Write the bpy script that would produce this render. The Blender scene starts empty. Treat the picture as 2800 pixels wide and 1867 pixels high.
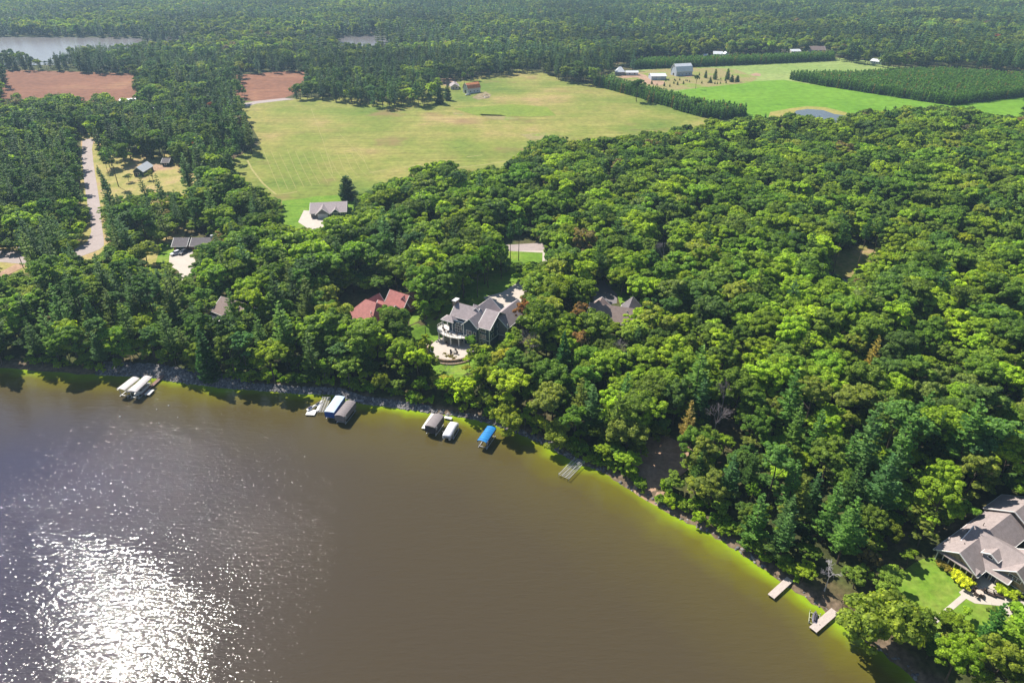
import bpy, bmesh, math, random
import numpy as np
from mathutils import Vector, Matrix
sc = bpy.context.scene
col = sc.collection
R = math.radians
rnd = random.Random(7)
# ------------------------------------------------------------------ camera, sky, sun, exposure
CAMH = 115.0
cam_d = bpy.data.cameras.new("camera"); cam = bpy.data.objects.new("camera", cam_d); col.objects.link(cam)
cam.location = (0, 0, CAMH); cam.rotation_euler = (R(60), 0, 0)
cam_d.sensor_width = 36; cam_d.lens = 24.0; cam_d.clip_start = 1; cam_d.clip_end = 12000
sc.camera = cam
SUN_EL, SUN_AZ = 49.0, -43.5      # azimuth clockwise from +Y
world = bpy.data.worlds.new("World"); sc.world = world; world.use_nodes = True
nt = world.node_tree; nt.nodes.clear()
sky = nt.nodes.new("ShaderNodeTexSky"); sky.sky_type = 'NISHITA'; sky.sun_disc = False
sky.sun_elevation = R(SUN_EL); sky.sun_rotation = R(SUN_AZ); sky.air_density = 1.0; sky.dust_density = 0.6; sky.ozone_density = 1.5
bg = nt.nodes.new("ShaderNodeBackground"); bg.inputs[1].default_value = 0.074
wo = nt.nodes.new("ShaderNodeOutputWorld")
nt.links.new(sky.outputs[0], bg.inputs[0]); nt.links.new(bg.outputs[0], wo.inputs[0])
sl = bpy.data.lights.new("sun", 'SUN'); sl.energy = 5.0; sl.angle = R(0.5); sl.color = (1.0, 0.94, 0.84)
so = bpy.data.objects.new("sun", sl); col.objects.link(so)
sdir = Vector((math.sin(R(SUN_AZ)) * math.cos(R(SUN_EL)), math.cos(R(SUN_AZ)) * math.cos(R(SUN_EL)), math.sin(R(SUN_EL))))
so.rotation_euler = sdir.to_track_quat('Z', 'Y').to_euler(); so.location = sdir * 300
sc.view_settings.view_transform = 'Standard'; sc.view_settings.look = 'None'
sc.view_settings.exposure = 0.68; sc.view_settings.gamma = 1.0
sc.cycles.use_denoising = True; sc.cycles.max_bounces = 6; sc.cycles.diffuse_bounces = 2; sc.cycles.glossy_bounces = 2
sc.cycles.transmission_bounces = 3; sc.cycles.volume_bounces = 0; sc.cycles.transparent_max_bounces = 4
sc.cycles.caustics_reflective = False; sc.cycles.caustics_refractive = False

# ------------------------------------------------------------------ survey helpers: photo point -> ground point
FPX = 1866.7; SP, CP = math.sin(R(30)), math.cos(R(30))
KR = {'f': (0, 0, 1.), 'd': (0, 0, .84), 'c1': (0, 0, 2.351), 'c2': (900, 0, 2.351), 'c3': (1800, 0, 2.351), 'c4': (0, 500, 2.351),
      'c5': (900, 600, 2.351), 'c6': (1800, 600, 2.351), 'c8': (1800, 1200, 2.351), 'k1': (1150, 760, 5.873), 'k2': (2500, 1340, 7.84),
      'k3': (2400, 1520, 5.873), 'k4': (820, 1060, 9.8), 'k5': (1130, 1100, 9.388), 'k6': (280, 1000, 9.8), 'k7': (780, 520, 9.8),
      'k8': (420, 600, 9.8), 'm1': (1500, 1220, 11.76), 'm2': (2080, 1550, 7.84), 'm3': (1650, 150, 5.88), 'm4': (1900, 90, 3.92),
      'm5': (1180, 190, 9.8), 'm6': (200, 360, 6.533), 'm7': (540, 780, 8.7125), 'm8': (900, 760, 9.224)}
def F(k, x, y):
    a, b, s = KR[k]; return a + x / s, b + y / s
def PX(u, v, z=4.0):
    r = (u - 1400) / FPX; w = -(v - 933.5) / FPX
    d = (r, CP + w * SP, -SP + w * CP); t = (z - CAMH) / d[2]
    return (d[0] * t, d[1] * t)
def W(k, x, y, z=4.0): return PX(*F(k, x, y), z)
def proj(x, y, z):
    z = z - CAMH; dep = y * CP - z * SP; up = y * SP + z * CP
    return 1400 + FPX * x / dep, 933.5 - FPX * up / dep, dep
def pip(px, py, poly):
    px = np.asarray(px, float); py = np.asarray(py, float); ins = np.zeros(px.shape, bool); n = len(poly)
    for i in range(n):
        x0, y0 = poly[i]; x1, y1 = poly[(i + 1) % n]
        if y0 == y1: continue
        c = ((y0 > py) != (y1 > py)) & (px < (x1 - x0) * (py - y0) / (y1 - y0) + x0); ins ^= c
    return ins
def dist_line(x, y, pts):
    x = np.asarray(x, float); y = np.asarray(y, float); best = np.full(x.shape, 1e9)
    for (ax, ay), (bx, by) in zip(pts[:-1], pts[1:]):
        dx, dy = bx - ax, by - ay; L = dx * dx + dy * dy + 1e-9
        t = np.clip(((x - ax) * dx + (y - ay) * dy) / L, 0, 1)
        best = np.minimum(best, np.hypot(x - ax - t * dx, y - ay - t * dy))
    return best
SHORE_PX = [(-1500, 965), (-600, 985), (-200, 1000), (0, 1006), (64, 1010), (140, 1015), (213, 1023), (260, 1022), (315, 1025), (385, 1028), (425, 1032), (468, 1040), (510, 1046), (561, 1052),
            (595, 1057), (655, 1061), (723, 1066), (808, 1074), (914, 1076), (968, 1094), (985, 1100), (1049, 1108), (1113, 1117), (1138, 1120), (1172, 1127),
            (1253, 1138), (1304, 1147), (1355, 1162), (1410, 1181), (1466, 1204), (1504, 1221), (1538, 1242), (1580, 1266), (1643, 1286), (1714, 1333),
            (1786, 1375), (1825, 1400), (1885, 1430), (1927, 1451), (1979, 1481), (2038, 1519), (2098, 1561), (2140, 1591), (2204, 1634), (2259, 1672),
            (2310, 1715), (2374, 1757), (2429, 1795), (2480, 1838), (2514, 1867), (2640, 1970), (2900, 2250), (3400, 3000)]
SHORE = [PX(u, v, 0.0) for u, v in SHORE_PX]
WATER_POLY = SHORE + [(SHORE[-1][0], -600), (-3000, -600), (-3000, SHORE[0][1])]
def sdist(x, y):
    d = dist_line(x, y, SHORE); return np.where(pip(x, y, WATER_POLY), -d, d)
def sst(t): t = np.clip(t, 0, 1); return t * t * (3 - 2 * t)
def terr(x, y):
    x = np.asarray(x, float); y = np.asarray(y, float); d = sdist(x, y)
    z = np.where(d < 0, -1.6 * sst(-d / 6) - .02, 1.1 * sst(d / 3.5) + 2.9 * sst((d - 3) / 32))
    r = np.hypot(x + 19.5, y - 190.8); w_ = 1 - sst((r - 11) / 9); return np.where(z > 1.6, z + (1.6 - z) * w_, z)
def tz(x, y): return float(terr(np.array([x]), np.array([y]))[0])
def WG(k, x, y):
    u, v = F(k, x, y); z = 4.0
    for _ in range(6):
        p = PX(u, v, z); z = max(0.0, tz(*p))
    return (p[0], p[1], z)

# ------------------------------------------------------------------ materials
def nodes_of(name):
    m = bpy.data.materials.new(name); m.use_nodes = True; n = m.node_tree.nodes; n.clear()
    return m, n, m.node_tree.links
def principled(n, l, rough=.7, spec=.3):
    b = n.new("ShaderNodeBsdfPrincipled"); o = n.new("ShaderNodeOutputMaterial"); l.new(b.outputs[0], o.inputs[0])
    b.inputs['Roughness'].default_value = rough; b.inputs['Specular IOR Level'].default_value = spec
    return b
def noise(n, l, scale, detail=4, coord='Object', rough=.6, stretch=None):
    tc = n.new("ShaderNodeTexCoord"); t = n.new("ShaderNodeTexNoise"); t.inputs['Scale'].default_value = scale
    t.inputs['Detail'].default_value = detail; t.inputs['Roughness'].default_value = rough
    if stretch:
        mp = n.new("ShaderNodeMapping"); mp.inputs['Scale'].default_value = stretch[0]; mp.inputs['Rotation'].default_value = (0, 0, R(stretch[1]))
        l.new(tc.outputs[coord], mp.inputs[0]); l.new(mp.outputs[0], t.inputs['Vector'])
    else: l.new(tc.outputs[coord], t.inputs['Vector'])
    return t
def ramp(n, l, src, stops):
    r = n.new("ShaderNodeValToRGB"); l.new(src, r.inputs[0]); e = r.color_ramp.elements
    while len(e) < len(stops): e.new(.5)
    for i, (p, c) in enumerate(stops): e[i].position = p; e[i].color = (*c, 1)
    return r
def mixc(n, l, a, b, fac, mode='MIX'):
    m = n.new("ShaderNodeMix"); m.data_type = 'RGBA'; m.blend_type = mode
    for s, v in ((6, a), (7, b), (0, fac)):
        if hasattr(v, 'is_output'): l.new(v, m.inputs[s])
        elif isinstance(v, (int, float)): m.inputs[s].default_value = v
        else: m.inputs[s].default_value = (*v, 1)
    return m.outputs[2]
def mul(n, l, a, b, op='MULTIPLY'):
    m = n.new("ShaderNodeMath"); m.operation = op
    for i, v in enumerate((a, b)):
        if hasattr(v, 'is_output'): l.new(v, m.inputs[i])
        else: m.inputs[i].default_value = v
    return m.outputs[0]
MC = {}
def plain(name, c, rough=.7, var=.25, scale=1.5, spec=.3, metal=0., bump=0., stretch=None):
    if name in MC: return MC[name]
    m, n, l = nodes_of(name); b = principled(n, l, rough, spec); t = noise(n, l, scale, 6, stretch=stretch)
    lo = tuple(x * (1 - var) for x in c); hi = tuple(min(1, x * (1 + var)) for x in c)
    r = ramp(n, l, t.outputs[0], [(.3, lo), (.7, hi)]); l.new(r.outputs[0], b.inputs['Base Color'])
    b.inputs['Metallic'].default_value = metal
    if bump:
        bp = n.new("ShaderNodeBump"); bp.inputs['Strength'].default_value = bump; bp.inputs['Distance'].default_value = .1
        l.new(t.outputs[0], bp.inputs['Height']); l.new(bp.outputs[0], b.inputs['Normal'])
    MC[name] = m; return m
def shingle(name, c):
    if name in MC: return MC[name]
    m, n, l = nodes_of(name); b = principled(n, l, .85, .25)
    t = noise(n, l, 1.1, 6); r = ramp(n, l, t.outputs[0], [(.3, tuple(x * .84 for x in c)), (.7, tuple(x * 1.14 for x in c))])
    t2 = noise(n, l, 9, 2, stretch=((1, 1, 5), 0)); r2 = ramp(n, l, t2.outputs[0], [(.35, (.78,) * 3), (.65, (1.15,) * 3)])
    o = mixc(n, l, r.outputs[0], r2.outputs[0], 1.0, 'MULTIPLY'); l.new(o, b.inputs['Base Color'])
    MC[name] = m; return m
def siding(name, c):
    if name in MC: return MC[name]
    m, n, l = nodes_of(name); b = principled(n, l, .7, .3)
    tc = n.new("ShaderNodeTexCoord"); w = n.new("ShaderNodeTexWave"); w.bands_direction = 'Z'; w.inputs['Scale'].default_value = 1.6
    l.new(tc.outputs['Object'], w.inputs['Vector']); r = ramp(n, l, w.outputs[0], [(.05, tuple(x * .72 for x in c)), (.3, c)])
    t = noise(n, l, .8, 5); r2 = ramp(n, l, t.outputs[0], [(.3, (.85,) * 3), (.7, (1.12,) * 3)])
    l.new(mixc(n, l, r.outputs[0], r2.outputs[0], 1.0, 'MULTIPLY'), b.inputs['Base Color']); MC[name] = m; return m
def stonewall(name, c):
    if name in MC: return MC[name]
    m, n, l = nodes_of(name); b = principled(n, l, .9, .2); tc = n.new("ShaderNodeTexCoord")
    v = n.new("ShaderNodeTexVoronoi"); v.inputs['Scale'].default_value = 2.6; l.new(tc.outputs['Object'], v.inputs['Vector'])
    r = ramp(n, l, v.outputs['Color'], [(.2, tuple(x * .6 for x in c)), (.5, c), (.85, (c[0] * 1.35, c[1] * 1.1, c[2] * .95))])
    l.new(r.outputs[0], b.inputs['Base Color']); MC[name] = m; return m

def leaf_material():
    m, n, l = nodes_of("foliage"); o = n.new("ShaderNodeOutputMaterial")
    at = n.new("ShaderNodeAttribute"); at.attribute_type = 'INSTANCER'; at.attribute_name = 'leafcol'
    g = n.new("ShaderNodeNewGeometry")
    r = ramp(n, l, g.outputs['Random Per Island'], [(0., (.80, .84, .76)), (.6, (1.5, 1.54, 1.3)), (1., (2.5, 2.4, 1.7))])
    c = mixc(n, l, at.outputs['Color'], r.outputs[0], 1.0, 'MULTIPLY')
    t = noise(n, l, .45, 3); r2 = ramp(n, l, t.outputs[0], [(.35, (.74, .8, .8)), (.65, (1.22, 1.14, .95))])
    c = mixc(n, l, c, r2.outputs[0], 1.0, 'MULTIPLY')
    b = n.new("ShaderNodeBsdfPrincipled"); b.inputs['Roughness'].default_value = .6; b.inputs['Specular IOR Level'].default_value = .18
    l.new(c, b.inputs['Base Color'])
    tr = n.new("ShaderNodeBsdfTranslucent"); c2 = mixc(n, l, c, (1.9, 1.9, .45), 1.0, 'MULTIPLY'); l.new(c2, tr.inputs[0])
    mx = n.new("ShaderNodeMixShader"); mx.inputs[0].default_value = .42
    l.new(b.outputs[0], mx.inputs[1]); l.new(tr.outputs[0], mx.inputs[2]); l.new(mx.outputs[0], o.inputs[0]); return m
LEAF = leaf_material()
BARK = plain("bark", (.10, .075, .055), .9, .4, 2.0)
BARKG = plain("pale_bark", (.42, .36, .30), .9, .3, 2.0)

# ------------------------------------------------------------------ object helpers
def tag(o, label=None, cat=None, group=None, kind=None):
    if label: o['label'] = label
    if cat: o['category'] = cat
    if group: o['group'] = group
    if kind: o['kind'] = kind
    return o
def empty(name, loc=(0, 0, 0), rz=0.0):
    o = bpy.data.objects.new(name, None); col.objects.link(o); o.location = loc; o.rotation_euler = (0, 0, rz); o.empty_display_size = .5; return o
def link_mesh(name, me, m=None, parent=None, loc=None, rz=None):
    o = bpy.data.objects.new(name, me); col.objects.link(o)
    if m is not None:
        for mm in (m if isinstance(m, (list, tuple)) else [m]): me.materials.append(mm)
    if parent: o.parent = parent
    if loc: o.location = loc
    if rz: o.rotation_euler = (0, 0, rz)
    return o
def npmesh(name, verts, faces4=None, faces=None):
    me = bpy.data.meshes.new(name)
    if faces4 is not None:
        verts = np.asarray(verts, np.float32); f = np.asarray(faces4, np.int32)
        me.vertices.add(len(verts)); me.vertices.foreach_set('co', verts.ravel())
        me.loops.add(f.size); me.loops.foreach_set('vertex_index', f.ravel()); me.polygons.add(len(f))
        me.polygons.foreach_set('loop_start', np.arange(0, f.size, f.shape[1], dtype=np.int32)); me.update(calc_edges=True)
    else: me.from_pydata([tuple(map(float, v)) for v in verts], [], faces); me.update()
    return me
class MB:
    """collects solid pieces for ONE mesh"""
    def __init__(s): s.v = []; s.f = []
    def add(s, vs, fs):
        b = len(s.v); s.v += [tuple(v) for v in vs]; s.f += [tuple(i + b for i in f) for f in fs]; return s
    def box(s, x0, x1, y0, y1, z0, z1, M=None):
        vs = [Vector(p) for p in ((x0, y0, z0), (x1, y0, z0), (x1, y1, z0), (x0, y1, z0), (x0, y0, z1), (x1, y0, z1), (x1, y1, z1), (x0, y1, z1))]
        if M: vs = [M @ v for v in vs]
        return s.add(vs, [(3, 2, 1, 0), (4, 5, 6, 7), (0, 1, 5, 4), (1, 2, 6, 5), (2, 3, 7, 6), (3, 0, 4, 7)])
    def prism(s, poly, z0, z1):
        n = len(poly); vs = [(x, y, z0) for x, y in poly] + [(x, y, z1) for x, y in poly]
        return s.add(vs, [tuple(range(n - 1, -1, -1)), tuple(range(n, 2 * n))] + [(i, (i + 1) % n, n + (i + 1) % n, n + i) for i in range(n)])
    def tube(s, p, q, r0, r1=None, n=6, cap=True):
        r1 = r0 if r1 is None else r1; p = Vector(p); q = Vector(q); d = (q - p).normalized()
        a = d.orthogonal().normalized(); b = d.cross(a); vs = []
        for c, r in ((p, r0), (q, r1)):
            for i in range(n):
                t = 2 * math.pi * i / n; vs.append(c + (a * math.cos(t) + b * math.sin(t)) * r)
        fs = [(i, (i + 1) % n, n + (i + 1) % n, n + i) for i in range(n)]
        if cap: fs += [tuple(range(n - 1, -1, -1)), tuple(range(n, 2 * n))]
        return s.add(vs, fs)
    def loft(s, rings, cap=True):
        n = len(rings[0]); vs = [p for r in rings for p in r]; fs = []
        for k in range(len(rings) - 1):
            for i in range(n): fs.append((k * n + i, k * n + (i + 1) % n, (k + 1) * n + (i + 1) % n, (k + 1) * n + i))
        if cap: fs += [tuple(range(n - 1, -1, -1)), tuple(range((len(rings) - 1) * n, len(rings) * n))]
        return s.add(vs, fs)
    def build(s, name, m, parent=None, loc=None, rz=None, smooth=False, bevel=0):
        me = bpy.data.meshes.new(name); me.from_pydata([tuple(v) for v in s.v], [], s.f); me.update()
        bm = bmesh.new(); bm.from_mesh(me); bmesh.ops.recalc_face_normals(bm, faces=bm.faces); bm.to_mesh(me); bm.free()
        if smooth: me.polygons.foreach_set('use_smooth', [True] * len(me.polygons))
        o = link_mesh(name, me, m, parent, loc, rz)
        if bevel: md = o.modifiers.new('b', 'BEVEL'); md.width = bevel; md.segments = 2
        return o
def copy_tree(o, parent=None):
    c = o.copy(); col.objects.link(c)
    if parent: c.parent = parent
    for ch in list(o.children): copy_tree(ch, c)
    return c

# ------------------------------------------------------------------ ground sheet
def graded(a0, a1, lo, hi, step):
    xs = list(np.arange(lo, hi + .01, step)); s = step; x = lo
    while x > a0: s *= 1.35; x -= s; xs.insert(0, max(x, a0))
    s = step; x = xs[-1]
    while x < a1: s *= 1.35; x += s; xs.append(min(x, a1))
    return np.array(xs)
def grid_mesh(name, xs, ys, zf):
    X, Y = np.meshgrid(xs, ys); X = X.ravel(); Y = Y.ravel(); D = sdist(X, Y); Z = zf(X, Y)
    nx, ny = len(xs), len(ys); i, j = np.meshgrid(np.arange(nx - 1), np.arange(ny - 1)); a = (j * nx + i).ravel()
    f = np.stack([a, a + 1, a + nx + 1, a + nx], 1); me = npmesh(name, np.stack([X, Y, Z], 1), f)
    at = me.attributes.new('shore', 'FLOAT', 'POINT'); at.data.foreach_set('value', D.astype(np.float32))
    me.polygons.foreach_set('use_smooth', [True] * len(me.polygons)); return me, X, Y, D
m, n, l = nodes_of("forest_floor"); b = principled(n, l, .95, .1)
t1 = noise(n, l, .05, 6); r1 = ramp(n, l, t1.outputs[0], [(.35, (.045, .05, .02)), (.5, (.07, .085, .025)), (.66, (.12, .09, .05))])
t2 = noise(n, l, .9, 6); r2 = ramp(n, l, t2.outputs[0], [(.3, (.55,) * 3), (.7, (1.4,) * 3)])
c = mixc(n, l, r1.outputs[0], r2.outputs[0], 1.0, 'MULTIPLY')
at = n.new("ShaderNodeAttribute"); at.attribute_name = 'shore'
nb = noise(n, l, .22, 4); off = mul(n, l, nb.outputs[0], 7.0); sd = mul(n, l, at.outputs['Fac'], off, 'SUBTRACT')
mr = n.new("ShaderNodeMapRange"); mr.inputs[1].default_value = -1.5; mr.inputs[2].default_value = .5; mr.inputs[3].default_value = 1; mr.inputs[4].default_value = 0
l.new(sd, mr.inputs[0])
sand = ramp(n, l, t2.outputs[0], [(.3, (.08, .062, .04)), (.7, (.25, .18, .125))])
c = mixc(n, l, c, sand.outputs[0], mr.outputs[0]); l.new(c, b.inputs['Base Color']); GROUNDM = m
me, *_ = grid_mesh("ground", graded(-3200, 3200, -420, 330, 2.5), graded(-500, 4200, 30, 430, 2.5), terr)
g = link_mesh("ground", me, GROUNDM); tag(g, "dark brown and green forest floor under the trees", kind='structure')

# ------------------------------------------------------------------ lake water
m, n, l = nodes_of("lake_water"); b = principled(n, l, .06, .5); b.inputs['IOR'].default_value = 1.33
at = n.new("ShaderNodeAttribute"); at.attribute_name = 'shore'; aw = n.new("ShaderNodeAttribute"); aw.attribute_name = 'wind'
nb = noise(n, l, .06, 3); off = mul(n, l, mul(n, l, nb.outputs[0], .5, 'SUBTRACT'), 10.0)
sd = mul(n, l, at.outputs['Fac'], off, 'ADD'); sdn = mul(n, l, mul(n, l, sd, -1.0), 1 / 60.0)
rc = ramp(n, l, sdn, [(.0, (.23, .34, .014)), (.028, (.175, .215, .013)), (.07, (.118, .108, .015)), (.18, (.084, .067, .022)), (.5, (.067, .052, .027)), (1., (.062, .048, .029))])
ad = n.new("ShaderNodeAttribute"); ad.attribute_name = 'sky_tint'
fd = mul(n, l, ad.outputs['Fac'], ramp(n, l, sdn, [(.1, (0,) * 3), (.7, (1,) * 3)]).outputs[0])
l.new(mixc(n, l, rc.outputs[0], (.046, .043, .070), fd), b.inputs['Base Color'])  # lilac sky reflection painted into the base colour, away from shore
w1 = noise(n, l, .55, 3, stretch=((.45, 1.7, 1), 8), rough=.55); w2 = noise(n, l, 1.7, 2, stretch=((.6, 1.4, 1), -14), rough=.5)
w3 = noise(n, l, .035, 2)
hgt = mul(n, l, mul(n, l, w1.outputs[0], .55), mul(n, l, w2.outputs[0], .17), 'ADD'); hgt = mul(n, l, hgt, aw.outputs['Fac'])
w4 = noise(n, l, 1.45, 2, stretch=((.7, 1.3, 1), 5)); asp = n.new("ShaderNodeAttribute"); asp.attribute_name = 'spark'
crest = ramp(n, l, w4.outputs[0], [(.57, (0,) * 3), (.80, (1,) * 3)]); hgt = mul(n, l, hgt, mul(n, l, crest.outputs[0], asp.outputs['Fac']), 'ADD')
bp = n.new("ShaderNodeBump"); bp.inputs['Distance'].default_value = 1.0; l.new(hgt, bp.inputs['Height'])
bp.inputs['Strength'].default_value = 1.0; l.new(bp.outputs[0], b.inputs['Normal'])
me, X, Y, D = grid_mesh("lake_water", graded(-3200, 1500, -330, 130, 1.6), graded(-500, 1200, 20, 215, 1.6), lambda x, y: np.zeros_like(x))
keep = [f.index for f in me.polygons if max(D[v] for v in f.vertices) < 4.5]
bm = bmesh.new(); bm.from_mesh(me); bm.faces.ensure_lookup_table(); ks = set(keep)
bmesh.ops.delete(bm, geom=[f for f in bm.faces if f.index not in ks], context='FACES'); bm.to_mesh(me); bm.free()
# where the breeze ruffles the lake: a strong gust patch and a weaker one around it, calm lanes elsewhere
gust = [PX(*p, 0.) for p in ((-60, 1385), (70, 1405), (160, 1450), (270, 1475), (400, 1540), (520, 1590), (640, 1625), (700, 1690), (600, 1760), (620, 1867), (640, 2000), (330, 2000), (150, 1867), (70, 1740), (20, 1640), (60, 1600), (70, 1540), (40, 1450), (-60, 1400))]
soft = [PX(*p, 0.) for p in ((120, 1180), (420, 1150), (1100, 1180), (1150, 1500), (800, 1600), (950, 1950), (-400, 1950), (-300, 1700), (-120, 1500), (60, 1330))]
VX = np.array([v.co[:2] for v in me.vertices])
def region(poly, soft_m):
    d = dist_line(VX[:, 0], VX[:, 1], poly + [poly[0]]); s = np.where(pip(VX[:, 0], VX[:, 1], poly), d, -d); return sst(.5 + s / soft_m)
gc = PX(480, 1450, 0.); breeze = np.exp(-((VX[:, 0] - gc[0]) / 62) ** 2 - ((VX[:, 1] - gc[1]) / 42) ** 2)
wind = .10 + .03 * breeze + .27 * region(gust, 7) + .10 * np.maximum(sst((VX[:, 0] + 70) / 60), sst((VX[:, 1] - 128) / 25)) * (1 - breeze)
spark = .006 + .042 * breeze + .05 * region(gust, 8)
sky_tint = sst((-VX[:, 0] - 20) / 110)  # weight of the painted sky reflection, growing towards the left
sa = me.attributes.new('spark', 'FLOAT', 'POINT'); sa.data.foreach_set('value', spark.astype(np.float32))
wa = me.attributes.new('wind', 'FLOAT', 'POINT'); wa.data.foreach_set('value', wind.astype(np.float32))
da = me.attributes.new('sky_tint', 'FLOAT', 'POINT'); da.data.foreach_set('value', sky_tint.astype(np.float32))
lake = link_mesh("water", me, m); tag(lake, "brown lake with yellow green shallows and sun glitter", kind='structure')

# ------------------------------------------------------------------ sheets laid on the ground
def sheet(name, pts, m, lay=1, label=None, drape=False, step=3.0, kind='structure'):
    w = [Vector((*p[:2], 0)) for p in pts]; bm = bmesh.new(); vs = [bm.verts.new(p) for p in w]; bm.faces.new(vs)
    bmesh.ops.triangulate(bm, faces=bm.faces)
    if drape:
        xs = [p.x for p in w]; ys = [p.y for p in w]
        for ax, (lo, hi) in enumerate(((min(xs), max(xs)), (min(ys), max(ys)))):
            k = lo + step
            while k < hi:
                co = (k, 0, 0) if ax == 0 else (0, k, 0); no = (1, 0, 0) if ax == 0 else (0, 1, 0)
                bmesh.ops.bisect_plane(bm, geom=bm.verts[:] + bm.edges[:] + bm.faces[:], plane_co=co, plane_no=no); k += step
    P_ = np.array([v.co[:2] for v in bm.verts]); Z = terr(P_[:, 0], P_[:, 1]) if drape else np.full(len(P_), 4.0)
    for v, z in zip(bm.verts, Z): v.co.z = z + .035 * lay
    bmesh.ops.recalc_face_normals(bm, faces=bm.faces)
    for f in bm.faces:
        if f.normal.z < 0: f.normal_flip()
    me = bpy.data.meshes.new(name); bm.to_mesh(me); bm.free()
    return tag(link_mesh(name, me, m), label, kind=kind)
def WP(k, pts, z=4.0): return [W(k, *p, z) for p in pts]
def WGP(k, pts): return [WG(k, *p)[:2] for p in pts]
def fieldmat(name, stops, s1, s2, rows=None, patch=None):
    m, n, l = nodes_of(name); b = principled(n, l, .95, .1); t = noise(n, l, s1, 7, rough=.62); r = ramp(n, l, t.outputs[0], stops)
    t2 = noise(n, l, s2, 6); r2 = ramp(n, l, t2.outputs[0], [(.3, (.74,) * 3), (.7, (1.22,) * 3)]); c = mixc(n, l, r.outputs[0], r2.outputs[0], 1.0, 'MULTIPLY')
    if rows:
        ang, sc_, dep = rows; w = noise(n, l, sc_, 3, stretch=((.045, 1.6, 1), ang)); r3 = ramp(n, l, w.outputs[0], [(.38, (1 - dep,) * 3), (.62, (1 + dep * .7,) * 3)])
        t4 = noise(n, l, .012, 3); f4 = ramp(n, l, t4.outputs[0], [(.36, (.15,) * 3), (.6, (1,) * 3)])
        c = mixc(n, l, c, mixc(n, l, c, r3.outputs[0], 1.0, 'MULTIPLY'), f4.outputs[0])
    if patch:
        t5 = noise(n, l, patch[1], 4); f5 = ramp(n, l, t5.outputs[0], [(patch[2], (0,) * 3), (patch[2] + .1, (1,) * 3)]); c = mixc(n, l, c, patch[0], mul(n, l, f5.outputs[0], .7))
    l.new(c, b.inputs['Base Color']); return m
MEADOW = fieldmat("meadow_grass", [(.30, (.12, .185, .032)), (.44, (.19, .225, .045)), (.56, (.27, .255, .07)), (.68, (.37, .27, .12))], .013, .35, rows=(-62, .35, .22), patch=((.23, .150, .075), .018, .57))
GREENF = fieldmat("green_crop", [(.3, (.115, .25, .018)), (.7, (.165, .31, .028))], .015, .2, rows=(12, .25, .13))
PALEF = fieldmat("mown_hay", [(.3, (.20, .29, .07)), (.7, (.28, .33, .11))], .015, .2, rows=(10, .25, .12))
PLOUGH = fieldmat("ploughed_soil", [(.3, (.19, .088, .054)), (.55, (.25, .118, .07)), (.75, (.36, .20, .105))], .012, .2, rows=(-12, .3, .22))
DRYG = fieldmat("dry_grass", [(.3, (.20, .22, .05)), (.5, (.36, .31, .11)), (.68, (.42, .27, .17))], .07, .8)
LAWN = fieldmat("lawn", [(.28, (.10, .20, .02)), (.5, (.15, .26, .028)), (.72, (.24, .29, .055))], .12, .9, rows=(30, .5, .16))
DIRT = fieldmat("dirt", [(.3, (.25, .24, .08)), (.5, (.29, .24, .11)), (.62, (.20, .26, .05))], .05, .5)
BARE = fieldmat("bare_earth", [(.3, (.30, .19, .12)), (.7, (.46, .31, .22))], .2, 1.0)
ASPH = plain("asphalt_road", (.36, .30, .285), .9, .1, .35)
DARKD = plain("dark_driveway", (.20, .18, .19), .9, .12, .5)
CONC = plain("concrete", (.50, .44, .385), .85, .08, .6)
POND = plain("pond_water", (.10, .105, .10), .08, .1, .05, .5)
FARW = plain("far_lake_water", (.17, .15, .15), .22, .1, .01, .5)

meadow = WP('d', [(540, 236), (575, 285), (600, 330), (520, 375), (500, 400), (560, 450), (640, 500), (860, 520), (1100, 500), (1250, 430), (1480, 365), (1625, 330), (1660, 290), (1610, 266), (1560, 250), (1500, 235), (1440, 215), (1365, 195), (1290, 183), (1260, 172), (1235, 163), (1190, 160), (1110, 175), (1050, 185), (950, 200), (900, 235), (800, 225), (740, 222), (650, 228)])
sheet("field", meadow, MEADOW, 1, "large yellow green meadow in the middle distance with faint mowing lines")
sheet("green_field", WP('d', [(1400, 168), (1600, 148), (1726, 142), (1916, 133), (1990, 140), (2040, 152), (2200, 160), (2600, 190), (2700, 300), (2300, 300), (1730, 300), (1640, 262), (1500, 225), (1400, 200)]), PALEF, 1, "pale green mown field beside the far conifer row")
sheet("crop_field", WP('d', [(1540, 212), (1620, 200), (1720, 188), (1800, 184), (1869, 195), (2119, 234), (2183, 243), (2233, 237), (2352, 221), (2600, 200), (2700, 290), (2300, 290), (1730, 285), (1680, 262), (1620, 240)]), GREENF, 2, "bright green field behind the farm plantation")
sheet("farm_yard", WP('d', [(1405, 178), (1500, 160), (1560, 152), (1690, 160), (1740, 180), (1725, 190), (1640, 199), (1540, 208), (1470, 200), (1420, 190)]), DIRT, 3, "dry tan farm yard around the white barns")
sheet("dirt_road", WP('m3', [(560, 300), (680, 330), (780, 420), (980, 425), (1000, 470), (900, 500), (700, 470), (560, 370), (260, 380), (260, 345)]), BARE, 4, "pale dirt track between the farm buildings")
sheet("ploughed_field", WP('c1', [(-900, 430), (30, 452), (380, 458), (930, 478), (960, 560), (930, 700), (-900, 720)]), PLOUGH, 1, "reddish brown ploughed field at the far left")
sheet("ploughed_field", WP('c1', [(1470, 488), (1880, 455), (2010, 470), (1990, 560), (1830, 632), (1640, 652), (1500, 640)]), PLOUGH, 1, "smaller reddish ploughed field beyond the meadow corner")
sheet("road", WP('c1', [(1560, 668), (1640, 652), (1830, 632), (1900, 640), (1840, 646), (1650, 668), (1580, 690)]), ASPH, 3, "pale strip of road between the meadow and the small ploughed field")
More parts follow.
